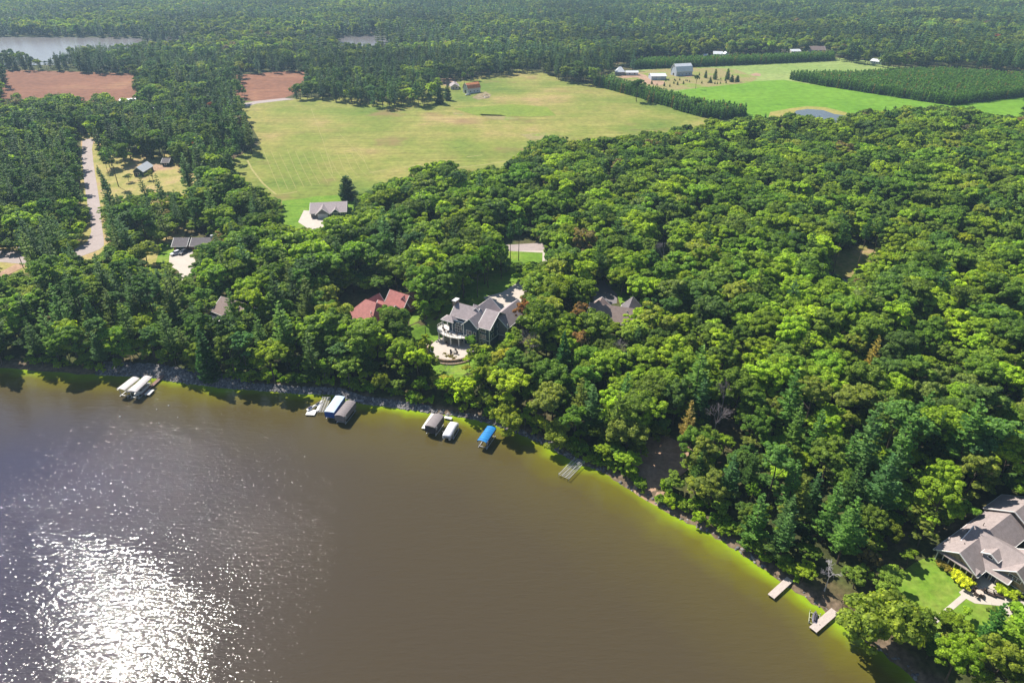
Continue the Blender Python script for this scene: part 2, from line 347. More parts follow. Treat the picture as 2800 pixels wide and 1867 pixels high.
sheet("far_lake", WP('c1', [(-1500, 232), (730, 243), (1430, 233), (2000, 236), (2541, 222), (2600, 262), (2400, 300), (1700, 315), (900, 320), (380, 420), (250, 420), (-1500, 420)]), FARW, 1, "second lake shining at the far left behind the pines")
sheet("pond", WP('c3', [(890, 712), (960, 703), (1060, 710), (1130, 735), (1200, 745), (1180, 790), (900, 800), (860, 740)]), POND, 4, "small blue grey pond at the lower edge of the green field")
sheet("pond_bank", WP('c3', [(720, 722), (840, 700), (960, 684), (1080, 692), (1210, 725), (1240, 800), (680, 830)]), fieldmat("pond_reeds", [(.3, (.22, .25, .05)), (.7, (.38, .30, .10))], .08, .5), 3, "yellow brown reedy bank around the small pond")
sheet("dry_clearing", WP('c1', [(600, 895), (660, 1000), (840, 1000), (1180, 990), (1230, 1100), (1330, 1160), (1340, 1320), (1200, 1480), (1100, 1700), (680, 1760), (650, 1400), (600, 1150)]), DRYG, 1, "dry yellow clearing beside the left road")
road_l = [(530, 905), (545, 895), (603, 893), (592, 960), (602, 1060), (625, 1200), (645, 1330), (655, 1450), (668, 1540), (668, 1580), (640, 1605), (590, 1625), (490, 1660), (200, 1705), (0, 1685), (-400, 1680), (-400, 1600), (0, 1610), (200, 1622), (470, 1605), (560, 1560), (588, 1490), (575, 1390), (552, 1250), (535, 1120), (525, 1000)]
sheet("road", WP('c1', road_l), ASPH, 3, "pale grey road running down the left side and curving left")
sheet("verge", WP('c1', [(-400, 1570), (200, 1590), (500, 1560), (520, 900), (480, 860), (650, 860), (660, 1100), (700, 1300), (735, 1560), (700, 1700), (520, 1740), (200, 1760), (-400, 1760)]), DRYG, 2, "yellow grass verge along the left road")
sheet("dirt_path", WP('c4', [(-60, 595), (0, 575), (100, 525), (190, 525), (150, 545), (60, 590), (0, 615), (-60, 640)]), BARE, 4, "short dirt path off the road at the left edge")
sheet("driveway", WP('c4', [(1090, 470), (1130, 430), (1240, 440), (1260, 520), (1235, 560), (1220, 640), (1170, 640), (1150, 570), (1085, 530)]), CONC, 3, "pale concrete drive with two parked cars")
sheet("lawn", WP('c4', [(1040, 380), (1120, 400), (1130, 480), (1080, 540), (1000, 520)]), LAWN, 2, "yellow green grass strip beside the two car drive")
sheet("lawn", WP('k7', [(-90, 290), (450, 230), (900, 160), (1400, 140), (1950, 290), (1930, 700), (1700, 1100), (900, 1250), (300, 1250), (-60, 1150)]), LAWN, 2, "bright green lawn around the grey roofed garage house")
sheet("driveway", WP('k7', [(500, 545), (640, 560), (700, 700), (1150, 750), (1150, 1000), (950, 1250), (620, 1040), (345, 862)]), CONC, 3, "white concrete drive of the grey roofed garage house")
sheet("lawn", WGP('c5', [(1080, 180), (1400, 180), (1420, 320), (1200, 480), (1220, 700), (1110, 980), (900, 1090), (700, 1060), (500, 840), (520, 640), (640, 500), (860, 420)]), LAWN, 1, "green lawn around the big lake house", True)
sheet("driveway", WGP('c5', [(1150, 170), (1400, 162), (1425, 300), (1330, 410), (1260, 520), (1190, 600), (1060, 580), (990, 500), (1110, 470), (1240, 390), (1370, 285), (1372, 215), (1180, 205)]), CONC, 2, "concrete drive behind the big lake house", True)
sheet("driveway", WGP('c5', [(1715, 390), (1765, 395), (1850, 480), (1850, 540), (1700, 560), (1700, 450)]), DARKD, 2, "dark asphalt drive behind the brown roofed lake house", True)
sheet("lawn", WGP('c5', [(1770, 400), (1830, 420), (1990, 540), (1990, 640), (1880, 580), (1850, 480)]), LAWN, 2, "green grass beside the dark asphalt drive", True)
sheet("road", WGP('c5', [(400, 60), (700, 110), (900, 150), (1150, 165), (1400, 150), (1700, 190), (2000, 190), (2000, 225), (1700, 225), (1400, 200), (1150, 205), (640, 160), (380, 100)]), ASPH, 3, "wooded road glimpsed between the trees behind the lake houses", True)
sheet("clearing", WGP('c6', [(1060, 250), (1180, 200), (1310, 165), (1405, 170), (1400, 240), (1330, 290), (1260, 370), (1190, 370), (1090, 330)]), fieldmat('clearing_grass', [(.35, (.10, .15, .03)), (.5, (.22, .20, .06)), (.62, (.34, .24, .13))], .12, .8), 1, "small sunny clearing in the right hand wood", True)
sheet("driveway", WGP('c6', [(1000, 325), (1080, 335), (1240, 400), (1240, 440), (1100, 430), (980, 370)]), DARKD, 2, "grey drive crossing the small woodland clearing", True)
sheet("lane", WGP('c6', [(1800, 140), (2000, 200), (2120, 240), (2080, 290), (1900, 230), (1760, 170)]), plain("lane_gravel", (.5, .43, .38), .9, .15, .5), 2, "pale lane glimpsed behind the bright yellow green tree", True)
sheet("lawn", WGP('c8', [(1480, 920), (1560, 860), (1640, 800), (1700, 770), (1790, 760), (1930, 860), (2060, 950), (2380, 1100), (2380, 1350), (2150, 1330), (2010, 1400), (1860, 1380), (1760, 1300), (1700, 1240), (1620, 1190), (1540, 1130), (1490, 1030)]), LAWN, 1, "mown lawn between the lower right house and the lake", True)
sheet("patio", WGP('k3', [(720, 1140), (1340, 620), (1300, 580), (1370, 530), (1440, 480), (1480, 520), (1600, 400), (1900, 380), (2100, 560), (2500, 820), (2500, 1150), (2200, 1220), (2120, 1000), (1980, 800), (1560, 760), (1420, 685), (790, 1210)]), CONC, 2, "pale concrete patio and straight walk of the lower right house", True)
sheet("bare_bank", WGP('d', [(1475, 1005), (1530, 1000), (1590, 1030), (1590, 1070), (1540, 1110), (1525, 1160), (1490, 1160), (1450, 1125), (1435, 1085), (1460, 1040)]), BARE, 1, "bare sandy bank with dappled shade", True)
sheet("bare_ground", WP('m5', [(120, 250), (620, 240), (700, 400), (480, 470), (250, 400), (100, 390)]), BARE, 2, "reddish bare ground beside the small white house")
for k, pts, mt, lb in (('c2', [(800, 700), (1180, 672), (1400, 690), (1460, 745), (1300, 752), (950, 745)], fieldmat("lush_strip", [(.3, (.15, .22, .035)), (.7, (.21, .26, .04))], .03, .4), "brighter green strip across the meadow"),
        ('c2', [(960, 735), (1100, 740), (1220, 765), (1130, 775), (1030, 765)], DIRT, "bare tan rectangle in the meadow centre"),
        ('c2', [(1230, 865), (1380, 855), (1480, 885), (1400, 900), (1290, 900)], DIRT, "tan stubble square by the meadow's near edge"),
        ('c2', [(790, 722), (870, 735), (850, 745), (800, 738)], DIRT, "little tan patch in the meadow"),
        ('c3', [(590, 480), (630, 470), (660, 478), (655, 492), (610, 490)], BARE, "sandy spot in the pale green field"),
        ('m5', [(1080, 760), (1250, 660), (1450, 600), (1600, 680), (1560, 770), (1250, 820)], plain("earth_patch", (.24, .19, .10), .95, .4, .3), "brown patch with rubble beside the orange roofed barn"),
        ('m3', [(1260, 345), (1330, 325), (1400, 335), (1440, 355), (1350, 365)], BARE, "sandy heap patch in front of the white barn")):
    sheet("field_patch", WP(k, pts), mt, 3 if k != 'm3' else 5, lb)

TRK = plain("track_soil", (.315, .285, .10), .95, .2, .4)
def track(label, k, pts, w_=.6):
    P_ = [Vector(W(k, *p)) for p in pts]; L_, R_ = [], []
    for i, p in enumerate(P_):
        d = (P_[min(i + 1, len(P_) - 1)] - P_[max(i - 1, 0)]).normalized(); n_ = Vector((-d.y, d.x)) * w_ / 2; L_.append(p + n_); R_.append(p - n_)
    sheet("tractor_track", [tuple(p) for p in L_ + R_[::-1]], TRK, 2, label)
track("worn tractor track along the lower left corner of the meadow", 'c1', [(1590, 1030), (1620, 1090), (1690, 1180), (1775, 1252), (1850, 1244), (1910, 1234)], 1.0)
for i in range(13):
    x = 1690 + i * 52; track("faint mowing line in the lower left of the meadow, %s from the left" % "first second third fourth fifth sixth seventh eighth ninth tenth eleventh twelfth thirteenth".split()[i], 'c1', [(x, 960 + 12 * (i % 3)), (x + 52, 1090), (x + 112 - i, 1232 - 9 * i)], .22)
for i, (a, b_) in enumerate((((2180, 860), (2351, 1050)), ((2000, 700), (2140, 1120)), ((2290, 1120), (2900, 1080)))): track("thin line across the middle of the meadow, number " + ("one", "two", "three")[i], 'c1', [a, ((a[0] + b_[0]) / 2 + 8, (a[1] + b_[1]) / 2), b_], .28)
for i, q in enumerate((((255, 1110), (310, 1103), (375, 1092)), ((480, 1078), (570, 1062), (740, 1035)), ((885, 1010), (930, 1005), (985, 998)), ((820, 1080), (1000, 1060), (1150, 1035)))): track("tan scrape near the meadow's near edge, %s from the left" % ("first", "second", "third", "fourth")[i], 'c2', q, 1.1)

# ------------------------------------------------------------------ building kit
WHITE = plain("white_trim", (.78, .76, .73), .6, .06, 1.0); GLASS = plain("window_glass", (.03, .04, .055), .08, .3, .6, .6)
BLUEW = siding("slate_blue_siding", (.055, .085, .125)); GREYW = siding("grey_siding", (.22, .21, .22)); CREAMW = siding("cream_siding", (.55, .50, .42))
WHITEW = siding("white_siding", (.66, .66, .68)); BRICK = stonewall("brick", (.28, .14, .10)); STONE = stonewall("field_stone", (.34, .27, .21)); TEALW = siding("dark_teal_siding", (.03, .06, .06))
R_GREY = shingle("grey_shingles", (.36, .305, .31)); R_TAUPE = shingle("taupe_shingles", (.33, .275, .265)); R_RED = shingle("red_shingles", (.48, .20, .18)); R_DARK = shingle("charcoal_shingles", (.17, .15, .16))
R_BROWN = shingle("brown_shingles", (.28, .21, .19)); R_METAL = plain("metal_roof", (.68, .70, .74), .45, .08, .3); R_ORANGE = plain("rusty_orange_roof", (.55, .20, .08), .7, .3, .4)
def roof_mesh(x0, x1, y0, y1, ze, zr, axis, h0=0., h1=0., th=.16):
    if axis == 'x':
        ym = (y0 + y1) / 2; T = [(x0, y0, ze), (x1, y0, ze), (x1, y1, ze), (x0, y1, ze), (x0 + h0, ym, zr), (x1 - h1, ym, zr)]
        sl_ = [(0, 1, 5, 4), (2, 3, 4, 5)]; e0 = (3, 0, 4); e1 = (1, 2, 5)
    else:
        xm = (x0 + x1) / 2; T = [(x0, y0, ze), (x1, y0, ze), (x1, y1, ze), (x0, y1, ze), (xm, y0 + h0, zr), (xm, y1 - h1, zr)]
        sl_ = [(3, 0, 4, 5), (1, 2, 5, 4)]; e0 = (0, 1, 4); e1 = (2, 3, 5)
    tops = list(sl_) + ([e0] if h0 else []) + ([e1] if h1 else [])
    B = [(x, y, z - th) for x, y, z in T]; f = list(tops) + [tuple(i + 6 for i in reversed(t)) for t in tops]
    cnt = {}
    for t in tops:
        for i in range(len(t)):
            a, b_ = t[i], t[(i + 1) % len(t)]
            if (b_, a) in cnt: cnt.pop((b_, a))
            else: cnt[(a, b_)] = 1
    for a, b_ in cnt: f.append((b_, a, a + 6, b_ + 6))
    mb = MB().add(T + B, f); tr = MB()
    for a, b_ in cnt:
        p, q = Vector(T[a]), Vector(T[b_]); p.z -= .1; q.z -= .1; tr.tube(p, q, .13, n=4)
    return mb, tr
def block(P, x0, x1, y0, y1, ze, zr, axis, wm, rm, ov=.55, h0=0., h1=0., z0=0., wname='wall', trim=True):
    zr_w = zr - .2; mb = MB()
    if wm is not None:
        if h0 or h1: mb.box(x0, x1, y0, y1, z0, ze - .05)
        elif axis == 'x':
            ym = (y0 + y1) / 2; s = [(y0, z0), (y1, z0), (y1, ze - .05), (ym, zr_w), (y0, ze - .05)]
            mb.loft([[(x0, a, b) for a, b in s], [(x1, a, b) for a, b in s]])
        else:
            xm = (x0 + x1) / 2; s = [(x0, z0), (x1, z0), (x1, ze - .05), (xm, zr_w), (x0, ze - .05)]
            mb.loft([[(a, y0, b) for a, b in s], [(a, y1, b) for a, b in s]])
        mb.build(wname, wm, P)
    half = ((y1 - y0) if axis == 'x' else (x1 - x0)) / 2; drop = (zr - ze) * ov / half
    h0_ = h0 + ov if h0 else 0; h1_ = h1 + ov if h1 else 0
    rb, tr = roof_mesh(x0 - ov, x1 + ov, y0 - ov, y1 + ov, ze - drop, zr, axis, h0_, h1_)
    r = rb.build('roof', rm, P)
    if trim: tr.build('fascia', WHITE, r)
    return r
FACE = {'-y': (0, -1), '+y': (0, 1), '-x': (-1, 0), '+x': (1, 0)}
def opening(P, name, x, y, z, w, h, face, fm=None, pm=None, mull=(1, 1), d=.07, pane='pane'):
    """frame + pane standing a little proud of the wall; (x, y, z) is the sill centre"""
    fx, fy = FACE[face]; tx, ty = -fy, fx; fr = MB(); pn = MB()
    def bx(m, a0, a1, z0, z1, dd, dd0=-.02):
        xs = sorted((x + tx * a0 + fx * dd0, x + tx * a1 + fx * dd)); ys = sorted((y + ty * a0 + fy * dd0, y + ty * a1 + fy * dd)); m.box(xs[0], xs[1], ys[0], ys[1], z0, z1)
    t = .11; bx(fr, -w / 2 - t, -w / 2, z - t, z + h + t, d); bx(fr, w / 2, w / 2 + t, z - t, z + h + t, d); bx(fr, -w / 2, w / 2, z - t, z, d); bx(fr, -w / 2, w / 2, z + h, z + h + t, d)
    for i in range(1, mull[0]): a = -w / 2 + w * i / mull[0]; bx(fr, a - .035, a + .035, z, z + h, d - .015)
    if mull[1] > 1:
        for j in range(1, mull[1]): bx(fr, -w / 2, w / 2, z + h * j / mull[1] - .03, z + h * j / mull[1] + .03, d - .02)
    o = fr.build(name, fm or WHITE, P); bx(pn, -w / 2, w / 2, z, z + h, d - .04); pn.build(pane, pm or GLASS, o); return o
def house(name, loc, ang, label, cat='house'):
    return tag(empty(name, loc, R(ang)), label, cat)

# ---- big slate blue lake house
ox, oy = -7.5, 189.6; H = house("lake_house", (ox, oy, 2.4), -30, "three storey slate blue lake house with grey roof, white trim and round patio")
Z = 2.4
def rot(x, y, a): c, s = math.cos(R(a)), math.sin(R(a)); return x * c - y * s, x * s + y * c
block(H, -4.0, 0, .6, 11.8, 7.6, 11.1, 'x', BLUEW, R_GREY, .5, z0=-1.5)
block(H, -15.8, -7.4, 2.6, 9.4, 7.7, 10.6, 'x', BLUEW, R_GREY, .5, z0=-1.5)
block(H, -9.2, -4.0, -.4, 5.2, 7.5, 9.9, 'y', BLUEW, R_GREY, .5, z0=-1.5)
block(H, -11.6, -4.1, 5.6, 13.6, 7.6, 10.9, 'y', BLUEW, R_GREY, .5, wname='wall')
block(H, -4.2, 3.4, 6.2, 19.2, 6.6, 9.7, 'y', GREYW, R_GREY, .5, z0=-1.5)
block(H, -17.7, -13.6, -.2, 2.7, 6.9, 7.9, 'x', None, R_GREY, .4, h0=1.6, h1=1.4)
block(H, -9.8, -8.0, 6.2, 8.0, 9.6, 10.9, 'x', BLUEW, R_GREY, .2, z0=8.0)
MB().box(-15.4, -4.5, .2, 2.55, -1.2, 5.2).box(-13.2, -9.3, -.3, .15, 3.3, 7.5).build('wall', BLUEW, H)
mb = MB()      # first floor deck with a curved front
dk = [(-19.4, 2.6), (-19.6, -.6), (-18.2, -2.6), (-15.6, -3.7), (-12.6, -3.9), (-9.6, -3.3), (-7.7, -1.9), (-7.4, -.5), (-9.25, -.5), (-9.25, -.32), (-13.25, -.32), (-13.25, .15), (-15.45, .15), (-15.45, 2.6)]
deck = MB().prism(dk, 2.85, 3.1).build('deck', plain("deck_boards", (.66, .62, .58), .8, .1, 1.5), H)
rl = MB()
for (a, b_) in zip(dk[:7], dk[1:8]):
    rl.tube((*a, 4.1), (*b_, 4.1), .05, n=4); rl.tube((*a, 3.3), (*b_, 3.3), .03, n=4)
    L = math.hypot(a[0] - b_[0], a[1] - b_[1]); k = max(2, int(L / .9))
    for i in range(k): t = i / k; x, y = a[0] + (b_[0] - a[0]) * t, a[1] + (b_[1] - a[1]) * t; rl.box(x - .05, x + .05, y - .05, y + .05, 3.08, 4.18)
rl.build('railing', WHITE, deck)
for x, y in ((-18.0, -2.2), (-15.3, -3.3), (-12.4, -3.5), (-9.6, -2.9)): MB().box(x - .18, x + .18, y - .18, y + .18, 0, 2.86).build('pillar', WHITE, H)
for x, y in ((-17.6, -.1), (-13.8, -.1), (-17.6, 2.4)): MB().box(x - .16, x + .16, y - .16, y + .16, 3.1, 6.9).build('porch_post', WHITE, H)
ch = MB().box(-17.0, -15.85, 5.0, 7.2, 0, 11.2).build('chimney', STONE, H); MB().box(-17.15, -15.7, 4.85, 7.35, 11.2, 11.45).build('chimney_cap', WHITE, ch)
for x in (-14.2, -12.0, -9.9): opening(H, 'glass_door', x, .2, .15, 1.7, 2.2, '-y', mull=(2, 1))
opening(H, 'great_window', -11.3, -.3, 3.7, 2.6, 2.2, '-y', mull=(3, 2))
arc = MB(); pts = [(-12.6 + 2.6 * i / 10, 6.05 + 1.05 * math.sin(math.pi * i / 10)) for i in range(11)]
arc.add([(x, -.36, z) for x, z in pts] + [(x, -.28, z) for x, z in pts], [tuple(range(11)), tuple(range(21, 10, -1))] + [(i, i + 1, 12 + i, 11 + i) for i in range(10)])
ao = arc.build('arched_window', GLASS, H); fr = MB()
for a, b_ in zip(pts[:-1], pts[1:]): fr.tube((a[0], -.38, a[1]), (b_[0], -.38, b_[1]), .07, n=4)
fr.box(-11.35, -11.25, -.42, -.37, 6.05, 7.1); fr.build('frame', WHITE, ao)
opening(H, 'window', -7.2, -.42, 4.0, 1.9, 1.3, '-y', mull=(2, 1)); opening(H, 'window', -5.0, -.42, 4.0, .8, 1.3, '-y')
for z in (.7, 3.3, 5.7): opening(H, 'window', -2.4, .58, z, 2.0, 1.35, '-y', mull=(2, 2))
for z in (3.3, 5.7):
    for y in (2.4, 6.0): opening(H, 'window', .02, y, z, 1.2, 1.3, '+x', mull=(1, 2))
for y in (10., 13., 16.): opening(H, 'window', 3.42, y, 3.2, 1.3, 1.4, '+x')
for x in (-14.2,): opening(H, 'window', x, 2.58, 4.0, 1.3, 2.1, '-y')
fr = MB()
for x, y in ((-.02, .56), (-4.0, .56), (3.38, 6.2), (-9.22, -.44)): fr.box(x - .1, x + .14, y - .1, y + .1, 0.1, 7.4)
fr.box(-9.3, .1, .5, .6, 2.75, 2.95); fr.box(-.05, .06, .6, 6.25, 2.75, 2.95); fr.box(-.05, 3.5, 6.1, 6.3, 2.75, 2.95); fr.build('corner_trim', WHITE, H)
# patio with curved wall
pt = []
for i in range(15): a = R(180 + 165 * i / 14); pt.append((-11.0 + 7.2 * math.cos(a), -4.8 + 7.4 * math.sin(a)))
poly = [(-16.4, 0.1), (-18.2, -2.0)] + pt + [(-3.6, -2), (-4.6, .1)]
def tow(px, py, o_, an): x, y = rot(px, py, an); return (o_[0] + x, o_[1] + y)
po = MB().prism([tow(x, y, (ox, oy), -30) for x, y in poly], .9, 2.46).build("patio", CONC); tag(po, "round pale concrete terrace below the blue lake house", kind='structure')
rw = MB(); wp = [tow(x, y, (ox, oy), -30) for x, y in pt]
for k in range(2):
    pr = [tow(-11.0 + (7.9 + 1.2 * k) * math.cos(R(180 + 165 * i / 14)), -4.8 + (8.1 + 1.1 * k) * math.sin(R(180 + 165 * i / 14)), (ox, oy), -30) for i in range(15)]
    for a, b_ in zip(pr[:-1], pr[1:]):
        d = (Vector(b_) - Vector(a)).normalized(); nn = Vector((-d.y, d.x)) * .25
        rw.add([(a[0] - nn.x, a[1] - nn.y, .6), (b_[0] - nn.x, b_[1] - nn.y, .6), (b_[0] + nn.x, b_[1] + nn.y, .6), (a[0] + nn.x, a[1] + nn.y, .6),
                (a[0] - nn.x, a[1] - nn.y, 2.75 - .7 * k), (b_[0] - nn.x, b_[1] - nn.y, 2.75 - .7 * k), (b_[0] + nn.x, b_[1] + nn.y, 2.75 - .7 * k), (a[0] + nn.x, a[1] + nn.y, 2.75 - .7 * k)],
               [(3, 2, 1, 0), (4, 5, 6, 7), (0, 1, 5, 4), (1, 2, 6, 5), (2, 3, 7, 6), (3, 0, 4, 7)])
tag(rw.build("retaining_wall", STONE), "curved double stone retaining wall around the round patio", "wall")
DW = plain("dark_wicker", (.05, .035, .03), .8, .3, 3); GREYF = plain("grey_cushion", (.32, .31, .32), .9, .1, 2)
def chair_proto(m):
    e = empty("patio_chair"); MB().box(-.3, .3, -.3, .3, .34, .46).build('seat', m, e); MB().box(-.3, .3, .24, .33, .46, .95).build('backrest', m, e)
    for sx in (-.26, .26):
        for sy in (-.26, .26): MB().box(sx - .03, sx + .03, sy - .03, sy + .03, 0, .34).build('leg', m, e)
    return e
def table_proto(m, r, name):
    e = empty(name); MB().tube((0, 0, .68), (0, 0, .74), r, n=16).build('tabletop', m, e); MB().tube((0, 0, 0), (0, 0, .68), .08, n=8).build('leg', DW, e); return e
ch0 = chair_proto(DW); first = True
def put(o_, first, x, y, z, rz, label, cat, group=None):
    c_ = o_ if first else copy_tree(o_)
    c_.location = (x, y, z); c_.rotation_euler = (0, 0, rz); tag(c_, label, cat)
    if group: c_['group'] = group
    return c_
spots = [(-14.2, -3.4, 200, "dark patio chair nearest the deck pillars on the round terrace"), (-13.1, -4.6, 320, "dark patio chair just out of the deck's shade, left of the round terrace table"),
         (-9.6, -7.4, 40, "dark chair on the lake side of the round terrace"), (-8.7, -6.0, 150, "dark chair nearest the house end of the fire table"), (-7.4, -7.4, 250, "dark chair at the right rim of the round terrace"),
         (-8.8, -8.8, 350, "dark chair closest to the curved terrace wall")]
for i, (x, y, a, lb) in enumerate(spots):
    p = tow(x, y, (ox, oy), -30); put(ch0, i == 0, p[0], p[1], 2.46, R(a), lb, 'chair', 'chairs on the round terrace')
ft = table_proto(plain("stone_top", (.3, .28, .26), .7, .1, 3), .6, "fire_table"); p = tow(-8.6, -7.3, (ox, oy), -30); ft.location = (p[0], p[1], 2.46); tag(ft, "low round grey table between the chairs on the round terrace", "table")
for i, (x, y) in enumerate(((-17.2, -.6), (-16.0, -1.7), (-14.4, -2.1), (-12.9, -2.4), (-11.2, -1.8))):
    p = tow(x, y, (ox, oy), -30); put(ch0, False, p[0], p[1], Z + 3.1, R(150 + i * 40), ("chair on the upper deck, %s from its left end" % ('first', 'second', 'third', 'fourth', 'fifth')[i]), 'chair', 'chairs on the upper deck')

# ---- lower right house
o2 = (88.18, 101.68); H = house("shore_house", (*o2, 3.4), 32.5, "large taupe roofed house with stone walls and screened porch at the lower right edge")
block(H, .9, 21.5, -8.0, -.3, 2.9, 5.4, 'x', STONE, R_TAUPE, .6)
block(H, 21.6, 28.5, -9.5, 0.2, 3.4, 6.3, 'x', STONE, R_TAUPE, .6)
block(H, 4.1, 14.6, -12.2, -2.6, 3.0, 6.3, 'y', STONE, R_TAUPE, .6)
block(H, 4.9, 14.0, -16.6, -9.2, 3.0, 5.9, 'x', STONE, R_TAUPE, .6)
block(H, 5.6, 9.4, -9.0, -6.6, 4.9, 5.6, 'x', plain("dormer_panel", (.30, .31, .34), .7, .1, 1), R_TAUPE, .45, z0=3.2)
opening(H, 'window', 5.57, -7.8, 4.25, .8, .5, '-x')
# screened porch on the lake side
scr = MB()
scr.box(.66, .86, -7.6, -.5, .1, 2.6); po_ = scr.build('screen', plain("dark_screen", (.015, .02, .022), .4, .2, 2), H)
fr = MB()
for i in range(7): y = -7.65 + i * 1.18; fr.box(.55, .70, y - .09, y + .09, .0, 2.7)
fr.box(.52, .72, -7.8, -.4, 2.5, 2.75); fr.build('porch_post', WHITE, H)
MB().add([(.2, -8.3, 2.75), (.2, 0.2, 2.75), (1.6, 0.2, 3.35), (1.6, -8.3, 3.35), (.2, -8.3, 2.6), (.2, 0.2, 2.6), (1.6, 0.2, 3.2), (1.6, -8.3, 3.2)], [(0, 3, 2, 1), (4, 5, 6, 7), (0, 1, 5, 4), (1, 2, 6, 5), (2, 3, 7, 6), (3, 0, 4, 7)]).build('porch_roof', R_TAUPE, H)
for z, w_, h_ in ((.4, 1.6, 1.5),): opening(H, 'glass_door', 4.07, -10.6, .15, 1.6, 2.2, '-x', mull=(2, 1))
opening(H, 'window', 4.07, -8.6, .5, 1.2, 1.7, '-x', mull=(2, 1))
opening(H, 'window', 4.87, -13.0, .3, 3.4, 1.5, '-x', mull=(3, 2)); opening(H, 'window', 4.87, -13.0, 3.3, 2.2, .9, '-x', mull=(3, 1)); opening(H, 'window', 4.87, -15.6, .4, .9, 1.4, '-x')
opening(H, 'window', 17.5, -8.02, .6, 1.6, 1.3, '-y', mull=(2, 1)); opening(H, 'window', 20.3, -8.02, .6, 1.0, 1.3, '-y')
for x, y in ((1.3, -3.2), (10.6, -2.4), (5.6, -1.6)):
    MB().tube((x + 3, y, 3.2), (x + 3, y, 5.15), .07, n=8).build('vent_pipe', DW, H)
st = MB()
for i in range(4): st.prism([(4.0, -8.1), (2.6 - i * .42, -8.1), (1.5 - i * .42, -9.4 - i * .1), (2.2 - i * .38, -11.4 - i * .35), (4.0, -11.6 - i * .35)], 0, .52 - i * .13)
st.build('entry_steps', CONC, H)
for i, (k, x, y, a, lb) in enumerate((('k3', 1525, 600, 30, "dark chair at the left of the lower right patio's table"), ('k3', 1560, 575, 330, "dark chair on the house side of the lower right patio's table"),
        ('k3', 1575, 665, 90, "dark chair on the lake side of the lower right patio's table"), ('k3', 1660, 670, 120, "dark chair at the lower corner of the lower right patio's table"), ('k3', 1670, 570, 250, "brown cushioned chair near the steps of the lower right patio"))):
    x_, y_, z_ = WG(k, x, y); put(ch0, False, x_, y_, 3.5 if z_ < 3.5 else z_ + .06, R(a), lb, 'chair', 'chairs on the lower right patio')
x_, y_, z_ = WG('k3', 1620, 620); tt = table_proto(plain("pale_table", (.55, .45, .38), .6, .1, 3), .7, "patio_table"); tt.location = (x_, y_, z_ + .05); tag(tt, "round pale table on the lower right patio", "table")
def lounge_proto():
    e = empty("lounge_chair"); MB().box(-.35, .35, -.9, .5, .25, .38).build('seat', DW, e)
    M = Matrix.Translation((0, .5, .3)) @ Matrix.Rotation(R(-35), 4, 'X'); MB().box(-.35, .35, 0, .1, 0, .8, M).build('backrest', DW, e)
    for sx in (-.3, .3):
        for sy in (-.8, .4): MB().box(sx - .03, sx + .03, sy - .03, sy + .03, 0, .25).build('leg', DW, e)
    return e
lg = lounge_proto()
for i, (x, y, a, lb) in enumerate(((1800, 620, 50, "dark lounge chair beside the round pale patio table"), (1925, 650, 60, "dark lounge chair next to the yellow hosta bed by the stone house"), (2185, 910, 40, "dark lounge chair at the right edge of the lower right patio"))):
    x_, y_, z_ = WG('k3', x, y); put(lg, i == 0, x_, y_, z_ + .08, R(a), lb, 'chair', 'lounge chairs on the lower right patio')

# ---- grey roofed garage house by the meadow
H = house("garage_house", (-95.8, 308.8, 4.0), 8, "single storey grey roofed house with white garage door and blue end wall by the meadow")
block(H, .9, 17.0, -.2, 13.6, 2.7, 5.3, 'x', GREYW, R_GREY, .6)
block(H, 3.6, 9.4, -1.6, 6.0, 2.6, 5.0, 'y', GREYW, R_GREY, .5)
block(H, 10.6, 14.2, -.6, 4.0, 2.6, 4.2, 'y', BLUEW, R_GREY, .45)
MB().box(17.0, 17.08, -.1, 13.5, .1, 2.6).build('end_wall', BLUEW, H)
opening(H, 'garage_door', 6.5, -1.62, .05, 4.4, 2.1, '-y', pm=WHITEW, mull=(1, 4), pane='panel')
opening(H, 'window', 12.4, -.62, .8, 1.8, 1.2, '-y', mull=(3, 1)); opening(H, 'window', 15.6, -.22, .8, 1.7, 1.2, '-y', mull=(3, 1)); opening(H, 'door', 10.0, -.22, .05, .9, 2.0, '-y', pm=DW, pane='panel')
for y in (3., 7., 11.): opening(H, 'window', 17.1, y, .9, 1.1, 1.1, '+x')
tag(MB().box(-93.2, -89.9, 325.2, 326.1, 4.04, 4.5).build("white_bench", WHITE), "long low white bench on the lawn behind the garage house", "bench")

# ---- low dark house with two cars
H = house("ranch_house", (-143.3, 269.2, 4.0), 2, "low dark roofed house in two stepped wings behind the parked cars")
block(H, 1.0, 6.3, -1.2, 6.6, 2.7, 4.7, 'x', BRICK, R_DARK, .6); block(H, 8.4, 17.5, -1.0, 6.4, 2.7, 4.6, 'x', BRICK, R_DARK, .6)
block(H, 6.35, 8.35, .6, 5.0, 2.4, 3.2, 'x', BRICK, R_DARK, .0)
opening(H, 'garage_door', 3.6, -1.22, .05, 3.0, 2.1, '-y', fm=DW, pm=TEALW, mull=(1, 4), pane='panel'); opening(H, 'window', 10.5, -1.02, .9, 1.6, 1.1, '-y', mull=(2, 1)); opening(H, 'window', 14.4, -1.02, .9, 1.6, 1.1, '-y', mull=(2, 1))
MB().box(15.9, 17.0, 2.0, 3.0, 3.6, 5.6).build('chimney', WHITEW, H)

